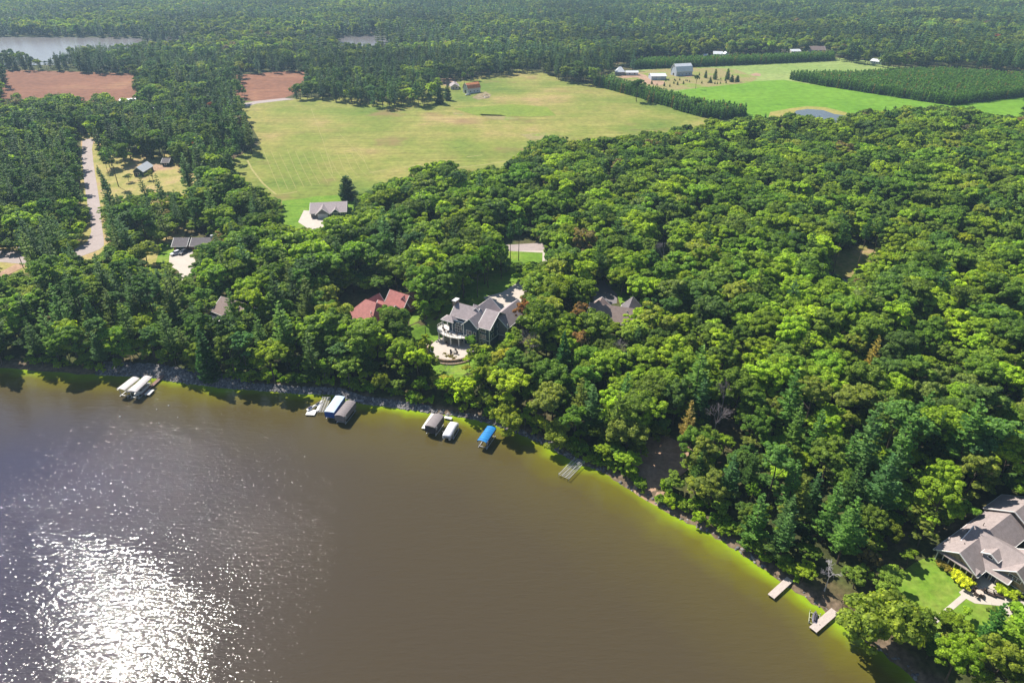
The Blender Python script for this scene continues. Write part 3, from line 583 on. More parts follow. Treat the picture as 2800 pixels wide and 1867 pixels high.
# ---- red roofed lake house
H = house("red_roof_house", (-57.0, 206.0, 3.4), -33, "red roofed lake house left of the slate blue one, half hidden by trees")
block(H, .5, 11.6, .5, 11.5, 3.4, 7.9, 'x', BRICK, R_RED, .6, h0=4.2, h1=2.0)
block(H, 1.2, 6.2, 5.5, 13.2, 3.4, 6.8, 'y', BRICK, R_RED, .5); block(H, 8.0, 14.8, 5.0, 12.8, 3.4, 7.2, 'x', BRICK, R_RED, .5)
block(H, 5.0, 13.0, 15.0, 21.5, 3.2, 6.6, 'x', BRICK, R_RED, .5); block(H, 9.0, 14.5, 17.2, 23.5, 3.2, 6.3, 'y', BRICK, R_RED, .5)
for x in (2.5, 5.5, 9.0): opening(H, 'window', x, .48, .9, 1.4, 1.4, '-y', mull=(2, 1))
for x, y in ((9.6, 3.0), (10.3, 2.2)): MB().tube((x, y, 5.0), (x, y, 6.0), .14, n=8).build('vent_pipe', WHITE, H)
# ---- house hidden in the pines on the left
a0 = W('m7', 385, 640, 6.5); H = house("cabin", (a0[0], a0[1], 3.2), -33, "brown pink roofed house mostly hidden behind pines on the left shore")
block(H, 0, 12, 0, 9, 4.2, 7.4, 'x', TEALW, R_BROWN, .6); block(H, 8, 13, -2.5, 5, 4.0, 6.8, 'y', TEALW, R_BROWN, .5)
for x in (2., 5.): opening(H, 'window', x, -.02, 1.0, 1.6, 1.5, '-y', mull=(2, 1))
dk_ = MB().box(-1.5, 6.5, -3.4, -.1, 2.0, 2.2).build('deck', plain("deck_boards", (.66, .62, .58)), H)
for x in (-1.3, 2.4, 6.2): MB().box(x - .1, x + .1, -3.3, -3.1, 0, 2.0).build('deck_post', WHITE, H)
# ---- brown roofed lake house right of the blue one
a0 = W('c5', 1700, 640, 7.5); H = house("brown_roof_house", (a0[0], a0[1], 3.4), -18, "brown roofed lake house right of the slate blue one with a dark drive behind")
block(H, -2, 15.5, .4, 9.5, 4.2, 7.6, 'x', BRICK, R_BROWN, .6); block(H, 7.5, 13.5, 4.2, 14.5, 4.0, 7.0, 'y', TEALW, R_DARK, .6); block(H, -3, 3.5, 4.5, 12, 3.8, 6.6, 'y', BRICK, R_BROWN, .5)
for x in (1., 4.5, 8., 12.): opening(H, 'window', x, .38, 1.0, 1.6, 1.6, '-y', mull=(2, 1))
# ---- farm and village buildings
def bld(name, label, k, L, Rr, depth, ze, zr, axis, wm, rm, cat='house', ov=.4, wins=3, door=None, h=0., ww=1.2):
    p = Vector(W(k, *L)); q = Vector(W(k, *Rr)); w_ = (q - p).length; ang = math.degrees(math.atan2(q.y - p.y, q.x - p.x))
    e = house(name, (p.x, p.y, 4.0), ang, label, cat); block(e, 0, w_, 0, depth, ze, zr, axis, wm, rm, ov, h0=h, h1=h)
    for i in range(wins): opening(e, 'window', w_ * (i + .7) / (wins + .4), -.02, .9, ww, 1.2, '-y')
    if door: opening(e, 'door', door[0] * w_, -.02, .05, door[1], door[2], '-y', pm=WHITEW if door[3] else DW, pane='panel')
    return e, w_
def gambrel(name, label, k, L, Rr, depth, ze, zm, zr, wm, rm, wins=3):
    p = Vector(W(k, *L)); q = Vector(W(k, *Rr)); w_ = (q - p).length; ang = math.degrees(math.atan2(q.y - p.y, q.x - p.x))
    e = house(name, (p.x, p.y, 4.0), ang, label, 'barn'); d = depth
    s = [(0, 0), (d, 0), (d, ze), (d * .8, zm), (d / 2, zr), (d * .2, zm), (0, ze)]
    MB().loft([[(0, y, z) for y, z in s], [(w_, y, z) for y, z in s]]).build('wall', wm, e)
    t = [(-.4, ze - .2), (d * .2 - .1, zm), (d / 2, zr), (d * .8 + .1, zm), (d + .4, ze - .2)]; mb = MB()
    T = [(x, y, z + .1) for x in (-.4, w_ + .4) for y, z in t]; B = [(x, y, z + .3) for x, y, z in T]; f = []
    for i in range(4): f += [(i, i + 1, 6 + i, 5 + i), (10 + i, 15 + i, 16 + i, 11 + i), (i, 10 + i, 11 + i, i + 1), (5 + i, 6 + i, 16 + i, 15 + i)]
    f += [(0, 5, 15, 10), (4, 14, 19, 9)]; rf = mb.add(T + B, f).build('roof', rm, e)
    tr = MB(); 
    for i in range(4): tr.tube(B[i], B[i + 1], .14, n=4)
    tr.tube(B[0], B[5], .14, n=4); tr.build('fascia', WHITE, rf)
    for i in range(wins): opening(e, 'window', w_ * (i + .7) / (wins + .4), -.02, 1.2, 1.0, 1.0, '-y')
    opening(e, 'door', -.02, d / 2, .05, 2.4, 2.6, '-x', pm=DW, pane='panel'); opening(e, 'loft_window', -.02, d / 2, zm - .4, 1.0, 1.0, '-x')
    return e
gambrel("barn", "white barn with a rusty orange gambrel roof at the back of the meadow", 'm5', (975, 660), (1310, 615), 7.5, 3.9, 6.6, 8.0, WHITEW, R_ORANGE)
bld("house", "small white gabled house with grey roof left of the orange roofed barn", 'm5', (515, 545), (735, 540), 13, 2.8, 5.0, 'y', CREAMW, R_GREY, wins=2, door=(.3, 1.0, 2.0, 0))
gambrel("barn", "tall white barn with an arched white metal roof in the farm yard", 'm3', (1170, 350), (1425, 335), 11, 4.0, 8.4, 10.6, plain("galvanised_wall", (.42, .46, .55), .6, .15, .5), R_METAL, 4)
bld("shed", "long low white metal shed in front of the tall white barn", 'm3', (770, 412), (1005, 410), 13, 3.8, 5.4, 'x', plain("galvanised_wall", (.42, .46, .55)), R_METAL, 'shed', wins=0, door=(.5, 3., 2.8, 1))
bld("shed", "white narrow shed beside the pale hip roofed farmhouse", 'm3', (365, 335), (555, 335), 6, 3.0, 4.2, 'x', WHITEW, R_METAL, 'shed', wins=2)
bld("house", "farmhouse with a pale hipped roof at the left of the farm yard", 'm3', (200, 335), (345, 335), 10, 3.6, 7.6, 'x', GREYW, R_METAL, wins=3, h=3.5)
bld("house", "white house behind the far conifer row, left of the village trees", 'm4', (195, 262), (290, 265), 9, 3.6, 6.0, 'x', WHITEW, R_METAL, wins=3)
bld("house", "small white house behind the conifer row, just right of the first white one", 'm4', (315, 262), (360, 262), 8, 3.2, 5.4, 'y', WHITEW, R_METAL, wins=1)
bld("house", "brown roofed village house left of the brightest white roof", 'm4', (875, 232), (1010, 232), 9, 3.2, 6.2, 'x', CREAMW, R_BROWN, wins=3)
bld("house", "village house with the brightest white roof above the conifer row", 'm4', (1030, 238), (1130, 236), 9, 4.0, 5.8, 'x', CREAMW, R_METAL, wins=3)
bld("house", "taller pinkish village house right of the brightest white roof", 'm4', (1230, 232), (1390, 232), 10, 5.0, 8.6, 'x', CREAMW, R_BROWN, wins=4)
bld("house", "long pale house under the dark pines at the field's far right corner", 'm4', (1875, 330), (1995, 345), 9, 3.0, 4.8, 'x', WHITEW, R_METAL, wins=4)
bld("shed", "little white shed at the left end of the far conifer row", 'm4', (100, 264), (135, 264), 4, 2.4, 3.4, 'x', WHITEW, R_METAL, 'shed', wins=1)
bld("house", "small grey roofed house in the clearing beside the left road", 'm6', (1095, 800), (1265, 800), 12, 2.9, 5.2, 'y', TEALW, R_METAL, wins=1, door=(.25, 1.0, 2.0, 0))
bld("shed", "dark shed at the right end of the sandy drive in the roadside clearing", 'm6', (1600, 625), (1720, 625), 6, 2.6, 4.2, 'x', TEALW, R_DARK, 'shed', wins=1)
bld("house", "far white roofed house among trees below the second lake", 'c1', (1385, 352), (1460, 354), 9, 3.4, 5.4, 'x', CREAMW, R_METAL, wins=3)
bld("shed", "small grey white shed left of the far white roofed lakeside house", 'c1', (1325, 346), (1355, 346), 6, 2.8, 4.0, 'x', CREAMW, R_METAL, 'shed', wins=1)
bld("greenhouse", "low white greenhouse by the ploughed field's near corner", 'c1', (770, 662), (830, 664), 5, 2.0, 3.2, 'x', WHITEW, R_METAL, 'greenhouse', wins=2)
bld("shed", "white flat shed right of the low white greenhouse", 'c1', (840, 660), (885, 660), 5, 2.2, 3.0, 'x', WHITEW, R_METAL, 'shed', wins=1)
bld("house", "white house glimpsed between the tall pines left of the meadow", 'c1', (945, 725), (1000, 722), 8, 3.0, 4.8, 'x', WHITEW, R_METAL, wins=2)
sheet("drive", WP('m6', [(1240, 640), (1380, 600), (1580, 590), (1640, 650), (1400, 720), (1270, 745)]), BARE, 2, "sandy drive between the small grey roofed house and the dark shed")

# ------------------------------------------------------------------ cars
def car_proto(name, paint, pickup=False):
    e = empty(name); sec = []
    prof = [(-2.3, .55, .8, .35), (-2.2, .95, .84, .3), (-1.0, 1.0, .88, .28), (0, 1.02, .9, .27), (1.2, 1.0, .88, .28), (2.1, .9, .82, .3), (2.3, .6, .74, .4)]
    for y, zt, w_, zb in prof: sec.append([(-w_, y, zb), (-w_, y, zt - .12), (-w_ + .12, y, zt), (w_ - .12, y, zt), (w_, y, zt - .12), (w_, y, zb)])
    body = MB().loft(sec).build('body', paint, e, smooth=False, bevel=.03)
    y0, y1 = (-1.9, 1.0)
    if pickup: y0 = -.6
    cb = MB().loft([[(-.78, y0, 1.0), (-.62, y0 + .35, 1.5), (.62, y0 + .35, 1.5), (.78, y0, 1.0)], [(-.78, y1, 1.0), (-.62, y1 - .6, 1.5), (.62, y1 - .6, 1.5), (.78, y1, 1.0)]]).build('cabin_glass', GLASS, e)
    MB().box(-.61, .61, y0 + .4, y1 - .65, 1.5, 1.55).build('roof', paint, e)
    for sx in (-.88, .88):
        for sy in (-1.45, 1.45):
            w_ = MB().tube((sx - .1, sy, .34), (sx + .1, sy, .34), .34, n=14).build('wheel', DW, e); MB().tube((sx - .115, sy, .34), (sx + .115, sy, .34), .18, n=10).build('hub', GREYF, w_)
    for sx in (-.6, .6): MB().box(sx - .18, sx + .18, 2.22, 2.3, .62, .78).build('headlight', WHITE, e)
    return e
p = W('k8', 600, 945); c_ = car_proto("parked_car", plain("white_paint", (.75, .76, .8), .25, .03, .5, .6)); c_.location = (p[0], p[1], 4.13); c_.rotation_euler = (0, 0, R(145)); tag(c_, "white car parked in front of the dark garage, left of the black one", "car", "cars on the pale drive")
p = W('k8', 805, 918); c_ = car_proto("parked_car", plain("black_paint", (.04, .045, .06), .25, .1, .5, .6)); c_.location = (p[0], p[1], 4.13); c_.rotation_euler = (0, 0, R(168)); tag(c_, "black car parked in front of the dark garage, right of the white one", "car", "cars on the pale drive")
p = W('m5', 975, 700); c_ = car_proto("parked_car", plain("silver_paint", (.6, .62, .66), .3, .05, .5, .6)); c_.location = (p[0], p[1], 4.05); c_.rotation_euler = (0, 0, R(110)); tag(c_, "silver car by the left corner of the orange roofed barn", "car")

# ------------------------------------------------------------------ docks, lifts and boats
ALU = plain("aluminium", (.62, .62, .64), .4, .08, 2, .5, .3); WOODD = plain("weathered_dock_wood", (.52, .44, .40), .85, .18, 2.5, stretch=((4, .6, 1), 40)); BLACKV = plain("black_vinyl", (.05, .045, .055), .6, .15, 2)
def frame_at(k, pts, z):   # frame: centre, angle of long axis (local +y runs to the last point pair), width, length
    a, b_, c_, d = [Vector(W(k, *p, z)) for p in pts]   # a,b = lake end left,right ; c,d = shore end right,left
    f0 = (a + b_) / 2; f1 = (c_ + d) / 2; v = f1 - f0; w_ = ((b_ - a).length + (c_ - d).length) / 2
    return (f0 + f1) / 2, math.degrees(math.atan2(v.y, v.x)) - 90, w_, v.length
def lift(name, label, k, pts, z, cm, skirt, arch=.35, boat=None, ribs=True, side='right', group="covered boat lifts along the shore"):
    c_, ang, w_, L = frame_at(k, pts, z); w_ = min(max(w_, 2.6), 3.3); e = empty(name, (c_.x, c_.y, 0), R(ang)); tag(e, label, 'boat lift', group)
    fr = MB(); zt = z - .15
    for y in (-L / 2 + .8, L / 2 - .8): fr.box(-w_ / 2 + .05, w_ / 2 - .05, y - .06, y + .06, .25, .37); fr.box(-w_ / 2 + .05, w_ / 2 - .05, y - .04, y + .04, zt - .5, zt - .42)
    for x in (-w_ / 2 + .12, w_ / 2 - .12): fr.box(x - .06, x + .06, -L / 2 + .3, L / 2 - .3, .12, .24); fr.box(x - .04, x + .04, -L / 2 + .1, L / 2 - .1, zt - .42, zt - .34)
    fr.build('frame', ALU, e)
    for x in (-w_ / 2 + .12, w_ / 2 - .12):
        for y in (-L / 2 + .8, L / 2 - .8): MB().box(x - .06, x + .06, y - .06, y + .06, -1.3, zt - .3).build('post', ALU, e)
    n = 9; sec = []
    for i in range(n): t = i / (n - 1) * 2 - 1; sec.append((t * w_ / 2, zt + arch * (1 - t * t)))
    cn = MB(); ys = [(-L / 2), (-L / 2 + .01)] if False else [-L / 2, L / 2]
    top = [(x, zz) for x, zz in sec]; bot = [(x, zz - .05) for x, zz in reversed(sec)]
    cn.loft([[(x, y, zz) for x, zz in top + bot] for y in ys])
    co = cn.build('canopy', cm, e)
    if ribs:
        rb = MB(); kn = int(L / .9)
        for i in range(kn + 1):
            y = -L / 2 + L * i / kn
            for (x0, z0), (x1, z1) in zip(sec[:-1], sec[1:]): rb.tube((x0, y, z0 + .015), (x1, y, z1 + .015), .035, n=4)
        rb.build('rib', cm, co)
    if skirt:
        sk = MB(); h = skirt
        for x in (-w_ / 2, w_ / 2): sk.box(x - .02, x + .02, -L / 2 + .05, L / 2 - .05, zt - h, zt + .02)
        sk.box(-w_ / 2 + .03, w_ / 2 - .03, -L / 2 + .02, -L / 2 + .06, zt - h, zt + .05); sk.box(-w_ / 2 + .03, w_ / 2 - .03, L / 2 - .06, L / 2 - .02, zt - h, zt + .05); sk.build('skirt', cm, e)
    if side:
        x = (w_ / 2 + .12) * (1 if side == 'right' else -1); wh = MB(); prev = None
        for i in range(15):
            a = 2 * math.pi * i / 14; q = (x, -L / 2 + .75 + .45 * math.cos(a), zt - .55 + .45 * math.sin(a))
            if prev: wh.tube(prev, q, .03, n=4)
            prev = q
        for i in range(3): a = math.pi * i / 3; wh.tube((x, -L / 2 + .75 - .45 * math.cos(a), zt - .55 - .45 * math.sin(a)), (x, -L / 2 + .75 + .45 * math.cos(a), zt - .55 + .45 * math.sin(a)), .02, n=4)
        wh.build('winch_wheel', WHITE, e)
    return e, c_, ang, w_, L
def hull(name, label, c_, ang, w_, L, z, m, deckm, cat='boat'):
    e = empty(name, (c_.x, c_.y, z), R(ang)); tag(e, label, cat); sec = []
    for y, ww, zb in ((-L / 2, .72, .2), (-L / 4, 1, 0), (L / 5, .95, 0), (L * .4, .55, .15), (L / 2, .06, .5)):
        w2 = w_ / 2 * ww; sec.append([(-w2, y, .85), (-w2 * .9, y, zb + .35), (0, y, zb), (w2 * .9, y, zb + .35), (w2, y, .85)])
    MB().loft(sec).build('hull', m, e); MB().box(-w_ * .32, w_ * .32, -L * .3, L * .12, .86, 1.05).build('cockpit', deckm, e)
    MB().loft([[(-w_ * .3, L * .12, .86), (-w_ * .26, L * .08, 1.3), (w_ * .26, L * .08, 1.3), (w_ * .3, L * .12, .86)], [(-w_ * .3, L * .16, .86), (-w_ * .26, L * .1, 1.3), (w_ * .26, L * .1, 1.3), (w_ * .3, L * .16, .86)]]).build('windscreen', GLASS, e)
    return e
CW = plain("white_canopy_vinyl", (.60, .555, .55), .6, .05, 1); CG = plain("grey_canopy_vinyl", (.225, .195, .20), .7, .10, 1.5); CB = plain("royal_blue_canopy", (.02, .085, .36), .5, .1, 1); CBL = plain("pale_blue_canopy", (.48, .60, .74), .45, .15, .5); CBR = plain("bright_blue_canopy", (.02, .20, .50), .45, .25, .7)
e, c_, an, w_, L = lift("boat_lift", "left lift of the white canopied pair by the rock bank, plain white top", 'k6', [(350, 620), (600, 640), (980, 330), (800, 290)], 3.0, CW, 0, ribs=False)
e, c_, an, w_, L = lift("boat_lift", "right lift of the white canopied pair by the rock bank, ribbed top", 'k6', [(660, 680), (890, 690), (1330, 290), (1100, 270)], 3.0, CW, .25)
hull("motorboat", "boat with a pale bow under the ribbed white canopy of the left pair", c_, an + 180, 2.2, 6.8, .25, WHITE, GREYF)
e, c_, an, w_, L = lift("boat_lift", "lift with a pale blue top and royal blue skirt beside the aluminium dock frames", 'k4', [(640, 630), (915, 650), (1200, 220), (960, 200)], 2.9, CBL, .0, arch=.12, ribs=False, side=None)
sk = MB()
for x in (-w_ / 2, w_ / 2): sk.box(x - .02, x + .02, -L / 2 + .05, L / 2 - .05, 1.0, 2.74)
sk.box(-w_ / 2 + .03, w_ / 2 - .03, -L / 2 - .02, -L / 2 + .02, .9, 2.76); sk.box(-w_ / 2 + .03, w_ / 2 - .03, L / 2 - .06, L / 2 - .02, 1.5, 2.74); sk.build('skirt', CB, e)
lift("boat_lift", "lift with a ribbed grey brown canopy right beside the blue one", 'k4', [(920, 730), (1180, 775), (1480, 385), (1260, 320)], 3.0, CG, 1.7)
e, c_, an, w_, L = lift("boat_lift", "wide lift with a smooth grey canopy and dark skirt, left of the covered pontoon boat", 'k5', [(300, 590), (545, 640), (800, 325), (525, 275)], 3.2, CG, 0, ribs=False, arch=.3)
sk = MB()
for x in (-w_ / 2, w_ / 2): sk.box(x - .02, x + .02, -L / 2 + .05, L / 2 - .05, .9, 3.06)
sk.box(-w_ / 2 + .03, w_ / 2 - .03, -L / 2 + .0, -L / 2 + .04, .9, 3.08); sk.build('skirt', BLACKV, e)
e, c_, an, w_, L = lift("boat_lift", "bright blue canopied lift standing alone under the overhanging willow", 'k5', [(1640, 965), (1870, 1020), (2115, 640), (1920, 600)], 2.8, CBR, 0, ribs=True, arch=.3)
sk = MB()
for x in (-w_ / 2, w_ / 2): sk.box(x - .02, x + .02, -L / 2 + .05, L / 2 - .05, 2.0, 2.66)
sk.build('skirt', CB, e)
# covered pontoon boat on an open lift
c_, an, w_, L = frame_at('k5', [(735, 830), (960, 890), (1170, 490), (980, 460)], 1.8); e = empty("pontoon_boat", (c_.x, c_.y, 0), R(an)); tag(e, "pontoon boat under a white fitted cover between the grey and bright blue lifts", "boat")
for x in (-.85, .85):
    MB().loft([[(x + .32 * rr * math.cos(t), y, .75 + .32 * rr * math.sin(t)) for t in [2 * math.pi * i / 10 for i in range(10)]] for y, rr in ((-L / 2, .9), (-L / 2 + .3, 1), (L / 2 - .9, 1), (L / 2, .15))]).build('pontoon', ALU, e)
MB().box(-1.2, 1.2, -L / 2 + .1, L / 2 - .3, 1.06, 1.16).build('deck', ALU, e); MB().box(-1.18, 1.18, -L / 2 + .2, L / 2 - .5, 1.16, 1.6).build('side_panel', GREYF, e)
sec = []
for y, hh in ((-L / 2 + .12, .0), (-L / 2 + .5, .28), (-L / 6, .42), (L / 8, .55), (L / 3, .3), (L / 2 - .42, .0)): sec.append([(-1.24, y, 1.45), (-1.15, y, 1.66 + hh * .6), (-.5, y, 1.72 + hh), (.5, y, 1.72 + hh), (1.15, y, 1.66 + hh * .6), (1.24, y, 1.45)])
MB().loft(sec).build('cover', plain("white_boat_cover", (.74, .73, .76), .7, .06, 2), e, smooth=True)
e = empty("open_boat_lift", (c_.x, c_.y, 0), R(an)); tag(e, "open aluminium lift carrying the white covered pontoon boat", "boat lift"); fr = MB()
for y in (-1.9, 1.9): fr.box(-1.5, 1.5, y - .06, y + .06, .2, .34)
for x in (-1.5, 1.5): fr.box(x - .05, x + .05, -2.4, 2.4, .08, .2)
fr.build('frame', ALU, e)
for x in (-1.5, 1.5):
    for y in (-1.9, 1.9): MB().box(x - .06, x + .06, y - .06, y + .06, -1.2, 2.0).build('post', ALU, e)
# docks
def dock(name, label, a, b_, w_, z, m, n=None, posts=True, cat='dock'):
    a = Vector(a); b_ = Vector(b_); v = b_ - a; L = v.length; e = empty(name, ((a.x + b_.x) / 2, (a.y + b_.y) / 2, 0), math.atan2(v.y, v.x) - math.pi / 2); tag(e, label, cat)
    d = MB(); k = int(L / .28)
    for i in range(k): y = -L / 2 + L * (i + .5) / k; d.box(-w_ / 2, w_ / 2, y - .132, y + .132, z, z + .05)
    d.build('decking', m, e); MB().box(-w_ / 2 + .02, -w_ / 2 + .1, -L / 2, L / 2, z - .2, z - .002).box(w_ / 2 - .1, w_ / 2 - .02, -L / 2, L / 2, z - .2, z - .002).build('frame', DW, e)
    if posts:
        for y in (-L / 2 + .3, 0, L / 2 - .3):
            for x in (-w_ / 2 + .08, w_ / 2 - .08): MB().tube((x, y, -1.4), (x, y, z - .21), .06, n=6).build('post', ALU, e)
    return e
def mid(k, p, q, z): a = Vector(W(k, *p, z)); b_ = Vector(W(k, *q, z)); return (a + b_) / 2
dock("dock", "pale wooden dock, the upper one of the two at the lower right shore", mid('m2', (175, 590), (265, 665), .6), mid('m2', (600, 225), (665, 275), .6), 1.5, .6, WOODD)
dock("dock", "pale wooden dock with a dark jet ski beside it", mid('m2', (1068, 1300), (1165, 1385), .6), mid('m2', (1545, 905), (1640, 960), .6), 1.6, .6, WOODD)
dock("dock", "brown wooden dock leading from the rock bank to the small white float", mid('k6', (1030, 760), (1110, 770), .5), mid('k6', (1610, 235), (1660, 265), .5), 1.2, .5, plain("brown_dock_wood", (.24, .15, .13), .85, .2, 2))
dock("swim_float", "square white platform at the end of the brown dock", mid('k6', (1110, 775), (1265, 790), .55), mid('k6', (1250, 635), (1410, 650), .55), 1.6, .62, WHITE, cat='platform')
dock("dock", "grey dock section reaching from the rock bank to the ribbed grey canopy", mid('k4', (1440, 305), (1450, 370), .5), mid('k4', (1715, 325), (1690, 390), .5), 1.1, .5, plain("grey_dock", (.33, .33, .36), .8, .1, 2))
dock("dock", "white dock section between the smooth grey canopy and the covered pontoon boat", mid('k5', (800, 345), (800, 400), .5), mid('k5', (1000, 385), (980, 440), .5), 1.0, .5, WHITE)
dock("dock", "narrow white dock along the left side of the smooth grey canopied lift", mid('k5', (205, 655), (295, 680), .5), mid('k5', (480, 280), (530, 290), .5), 1.0, .5, WHITE)
dock("swim_float", "white platform with a jet ski left of the aluminium dock frames", mid('k4', (130, 705), (400, 740), .5), mid('k4', (215, 570), (470, 590), .5), 2.6, .4, WHITE, cat='platform')
dock("dock", "pale strip of dock joining the white platform to the aluminium frames", mid('k4', (440, 600), (500, 620), .5), mid('k4', (520, 400), (590, 420), .5), .9, .45, WHITE)
def rack(name, label, k, pts, z, nx, ny):
    c_, an, w_, L = frame_at(k, pts, z); e = empty(name, (c_.x, c_.y, 0), R(an)); tag(e, label, 'dock frame'); r = MB(); s = MB()
    for i in range(nx + 1): x = -w_ / 2 + w_ * i / nx; r.box(x - .04, x + .04, -L / 2, L / 2, z, z + .1)
    for j in range(ny + 1): y = -L / 2 + L * j / ny; s.box(-w_ / 2, w_ / 2, y - .035, y + .035, z + .102, z + .16)
    r.build('rail', ALU, e); s.build('crossbar', ALU, e)
    for x in (-w_ / 2, w_ / 2):
        for y in (-L / 2 + .1, L / 2 - .1): MB().box(x - .04, x + .04, y - .04, y + .04, -1.3, z + .5).build('post', ALU, e)
    return e
rack("bare_dock", "bare aluminium dock frame in the shallows without decking", 'm1', [(330, 900), (640, 1060), (1140, 530), (860, 350)], .7, 3, 15)
rack("bare_dock", "aluminium dock frame standing left of the pale blue canopy", 'k4', [(490, 650), (640, 650), (830, 290), (600, 235)], .7, 3, 12)
def jetski(label, x, y, z, ang, m1, m2):
    e = empty("jet_ski", (x, y, z), R(ang)); tag(e, label, "jet ski"); sec = []
    for yy, w_, h in ((-1.5, .42, .3), (-.8, .55, .42), (.2, .56, .5), (.9, .42, .55), (1.55, .06, .5)): sec.append([(-w_, yy, .3), (-w_ * .6, yy, .02), (w_ * .6, yy, .02), (w_, yy, .3), (w_ * .55, yy, h), (-w_ * .55, yy, h)])
    MB().loft(sec).build('hull', m1, e, bevel=.03); MB().loft([[(-.2, -1.1, .42), (.2, -1.1, .42), (.16, -1.1, .7), (-.16, -1.1, .7)], [(-.2, .15, .5), (.2, .15, .5), (.16, .15, .78), (-.16, .15, .78)]]).build('seat', m2, e)
    MB().tube((-.38, .45, .95), (.38, .45, .95), .04, n=6).tube((0, .45, .5), (0, .42, .95), .09, n=6).build('handlebar', DW, e); return e
p = W('m2', 1165, 1075, .6); jetski("dark grey jet ski on a small lift beside the lower dock", p[0], p[1], .35, -25, plain("graphite_paint", (.13, .12, .15), .35, .1, 1), BLACKV)
e = empty("jet_ski_lift", (p[0] - .1, p[1] - .1, 0), R(-25)); tag(e, "small square frame lift holding the dark jet ski by the lower dock", "jet ski lift"); fr = MB()
for x in (-.95, .95): fr.box(x - .05, x + .05, -1.35, 1.35, .2, .3)
for y in (-1.3, 0, 1.3): fr.box(-.95, .95, y - .05, y + .05, .201, .32)
fr.build('frame', plain("pale_green_frame", (.5, .52, .36), .6, .1, 2), e)
for x in (-.95, .95):
    for y in (-1.3, 1.3): MB().box(x - .05, x + .05, y - .05, y + .05, -1, .9).build('post', ALU, e)
p = W('k4', 310, 545, .6); jetski("white and navy jet ski parked on the white platform", p[0], p[1], .5, -40, WHITE, plain("navy_vinyl", (.03, .03, .12), .5, .1, 1))
p = W('k4', 460, 470, .6); jetski("smaller white jet ski nearest the aluminium dock frame", p[0] + .3, p[1] + 1.0, .3, -35, WHITE, BLACKV)
# floating markers on the lake
for i, (x, y, r_) in enumerate(((470, 1370, .26), (1775, 1070, .2), (1455, 1170, .16), (2020, 1385, .14), (1515, 1540, .16))):
    p = W('k6', x, y, 0); b_ = MB(); rings = [[(r_ * math.cos(t) * c0, r_ * math.sin(t) * c0, r_ * s0 + .05) for t in [2 * math.pi * k / 10 for k in range(10)]] for c0, s0 in ((.5, -.8), (1, 0), (.85, .55), (.3, .95))]
    o = b_.loft(rings).build("buoy", WHITE, loc=(p[0], p[1], 0), smooth=True)
    tag(o, "white buoy on the lake, " + ("largest, furthest left in front of the twin white lifts", "closest to shore", "small, just below the one closest to shore", "right-most small one of the cluster", "lowest small one of the cluster")[i], "buoy", "white buoys off the left shore")
# ------------------------------------------------------------------ lamp pole, mailbox-size things
def pole(name, label, k, x, y, h, arm=True):
    p = W(k, x, y); e = empty(name, (p[0], p[1], 4.0)); tag(e, label, "pole"); MB().tube((0, 0, 0), (0, 0, h), .16, .11, n=8).build('pole', plain("pole_wood", (.16, .12, .09), .9, .2, 2), e)
    if arm: MB().tube((0, 0, h - .4), (1.3, 0, h), .05, n=6).build('arm', ALU, e); MB().box(1.1, 1.7, -.12, .12, h - .02, h + .12).build('lamp', WHITE, e)
    return e
pole("street_lamp", "wooden pole with a lamp beside the road at the left edge", 'c4', 150, 545, 8.5)
# shrubs of gold hostas beside the lower right house are built with the plants

# ------------------------------------------------------------------ rocks along the bank
def arr_norm(a): return a / (np.linalg.norm(a, axis=-1, keepdims=True) + 1e-9)
rng = np.random.default_rng(11)
def stones(name, pts, size, m, label, zoff=.0):
    """pts: (n,2); one mesh of many uncountable stones"""
    ico_v = []; bm = bmesh.new(); bmesh.ops.create_icosphere(bm, subdivisions=1, radius=1.0); bv = np.array([v.co[:] for v in bm.verts]); bf = np.array([[v.index for v in f.verts] for f in bm.faces]); bm.free()
    n = len(pts); z = terr(pts[:, 0], pts[:, 1]) + zoff; s = size[0] + (size[1] - size[0]) * rng.random(n) ** 2
    V = bv[None] * (s[:, None, None] * np.stack([.7 + .6 * rng.random(n), .7 + .6 * rng.random(n), .5 + .4 * rng.random(n)], 1)[:, None, :]) * (1 + .22 * rng.standard_normal((n, len(bv), 1)))
    V += np.stack([pts[:, 0], pts[:, 1], z], 1)[:, None, :]; Fc = bf[None] + (np.arange(n) * len(bv))[:, None, None]
    me = npmesh(name, V.reshape(-1, 3), Fc.reshape(-1, 3)); return tag(link_mesh(name, me, m), label, kind='stuff')
def islandmat(name, stops, rough=.85):
    m, n, l = nodes_of(name); b = principled(n, l, rough, .3); g = n.new("ShaderNodeNewGeometry"); r = ramp(n, l, g.outputs['Random Per Island'], stops); l.new(r.outputs[0], b.inputs['Base Color']); return m
ROCK = islandmat("bank_rock", [(0, (.085, .085, .10)), (.5, (.16, .155, .165)), (.85, (.25, .235, .23)), (1, (.42, .39, .37))])
def along_shore(u0, u1, n, d0, d1):
    seg = []; 
    for (a, b_), (p, q) in zip(zip(SHORE_PX[:-1], SHORE_PX[1:]), zip(SHORE[:-1], SHORE[1:])):
        if b_[0] < u0 or a[0] > u1: continue
        seg.append((Vector(p), Vector(q)))
    L = np.array([(q - p).length for p, q in seg]); k = rng.choice(len(seg), n, p=L / L.sum()); t = rng.random(n); d = d0 + (d1 - d0) * rng.random(n); out = []
    for kk, tt, dd in zip(k, t, d):
        p, q = seg[kk]; v = (q - p).normalized(); nn = Vector((-v.y, v.x)); w_ = p + (q - p) * tt + nn * dd; out.append((w_.x, w_.y))
    return np.array(out)
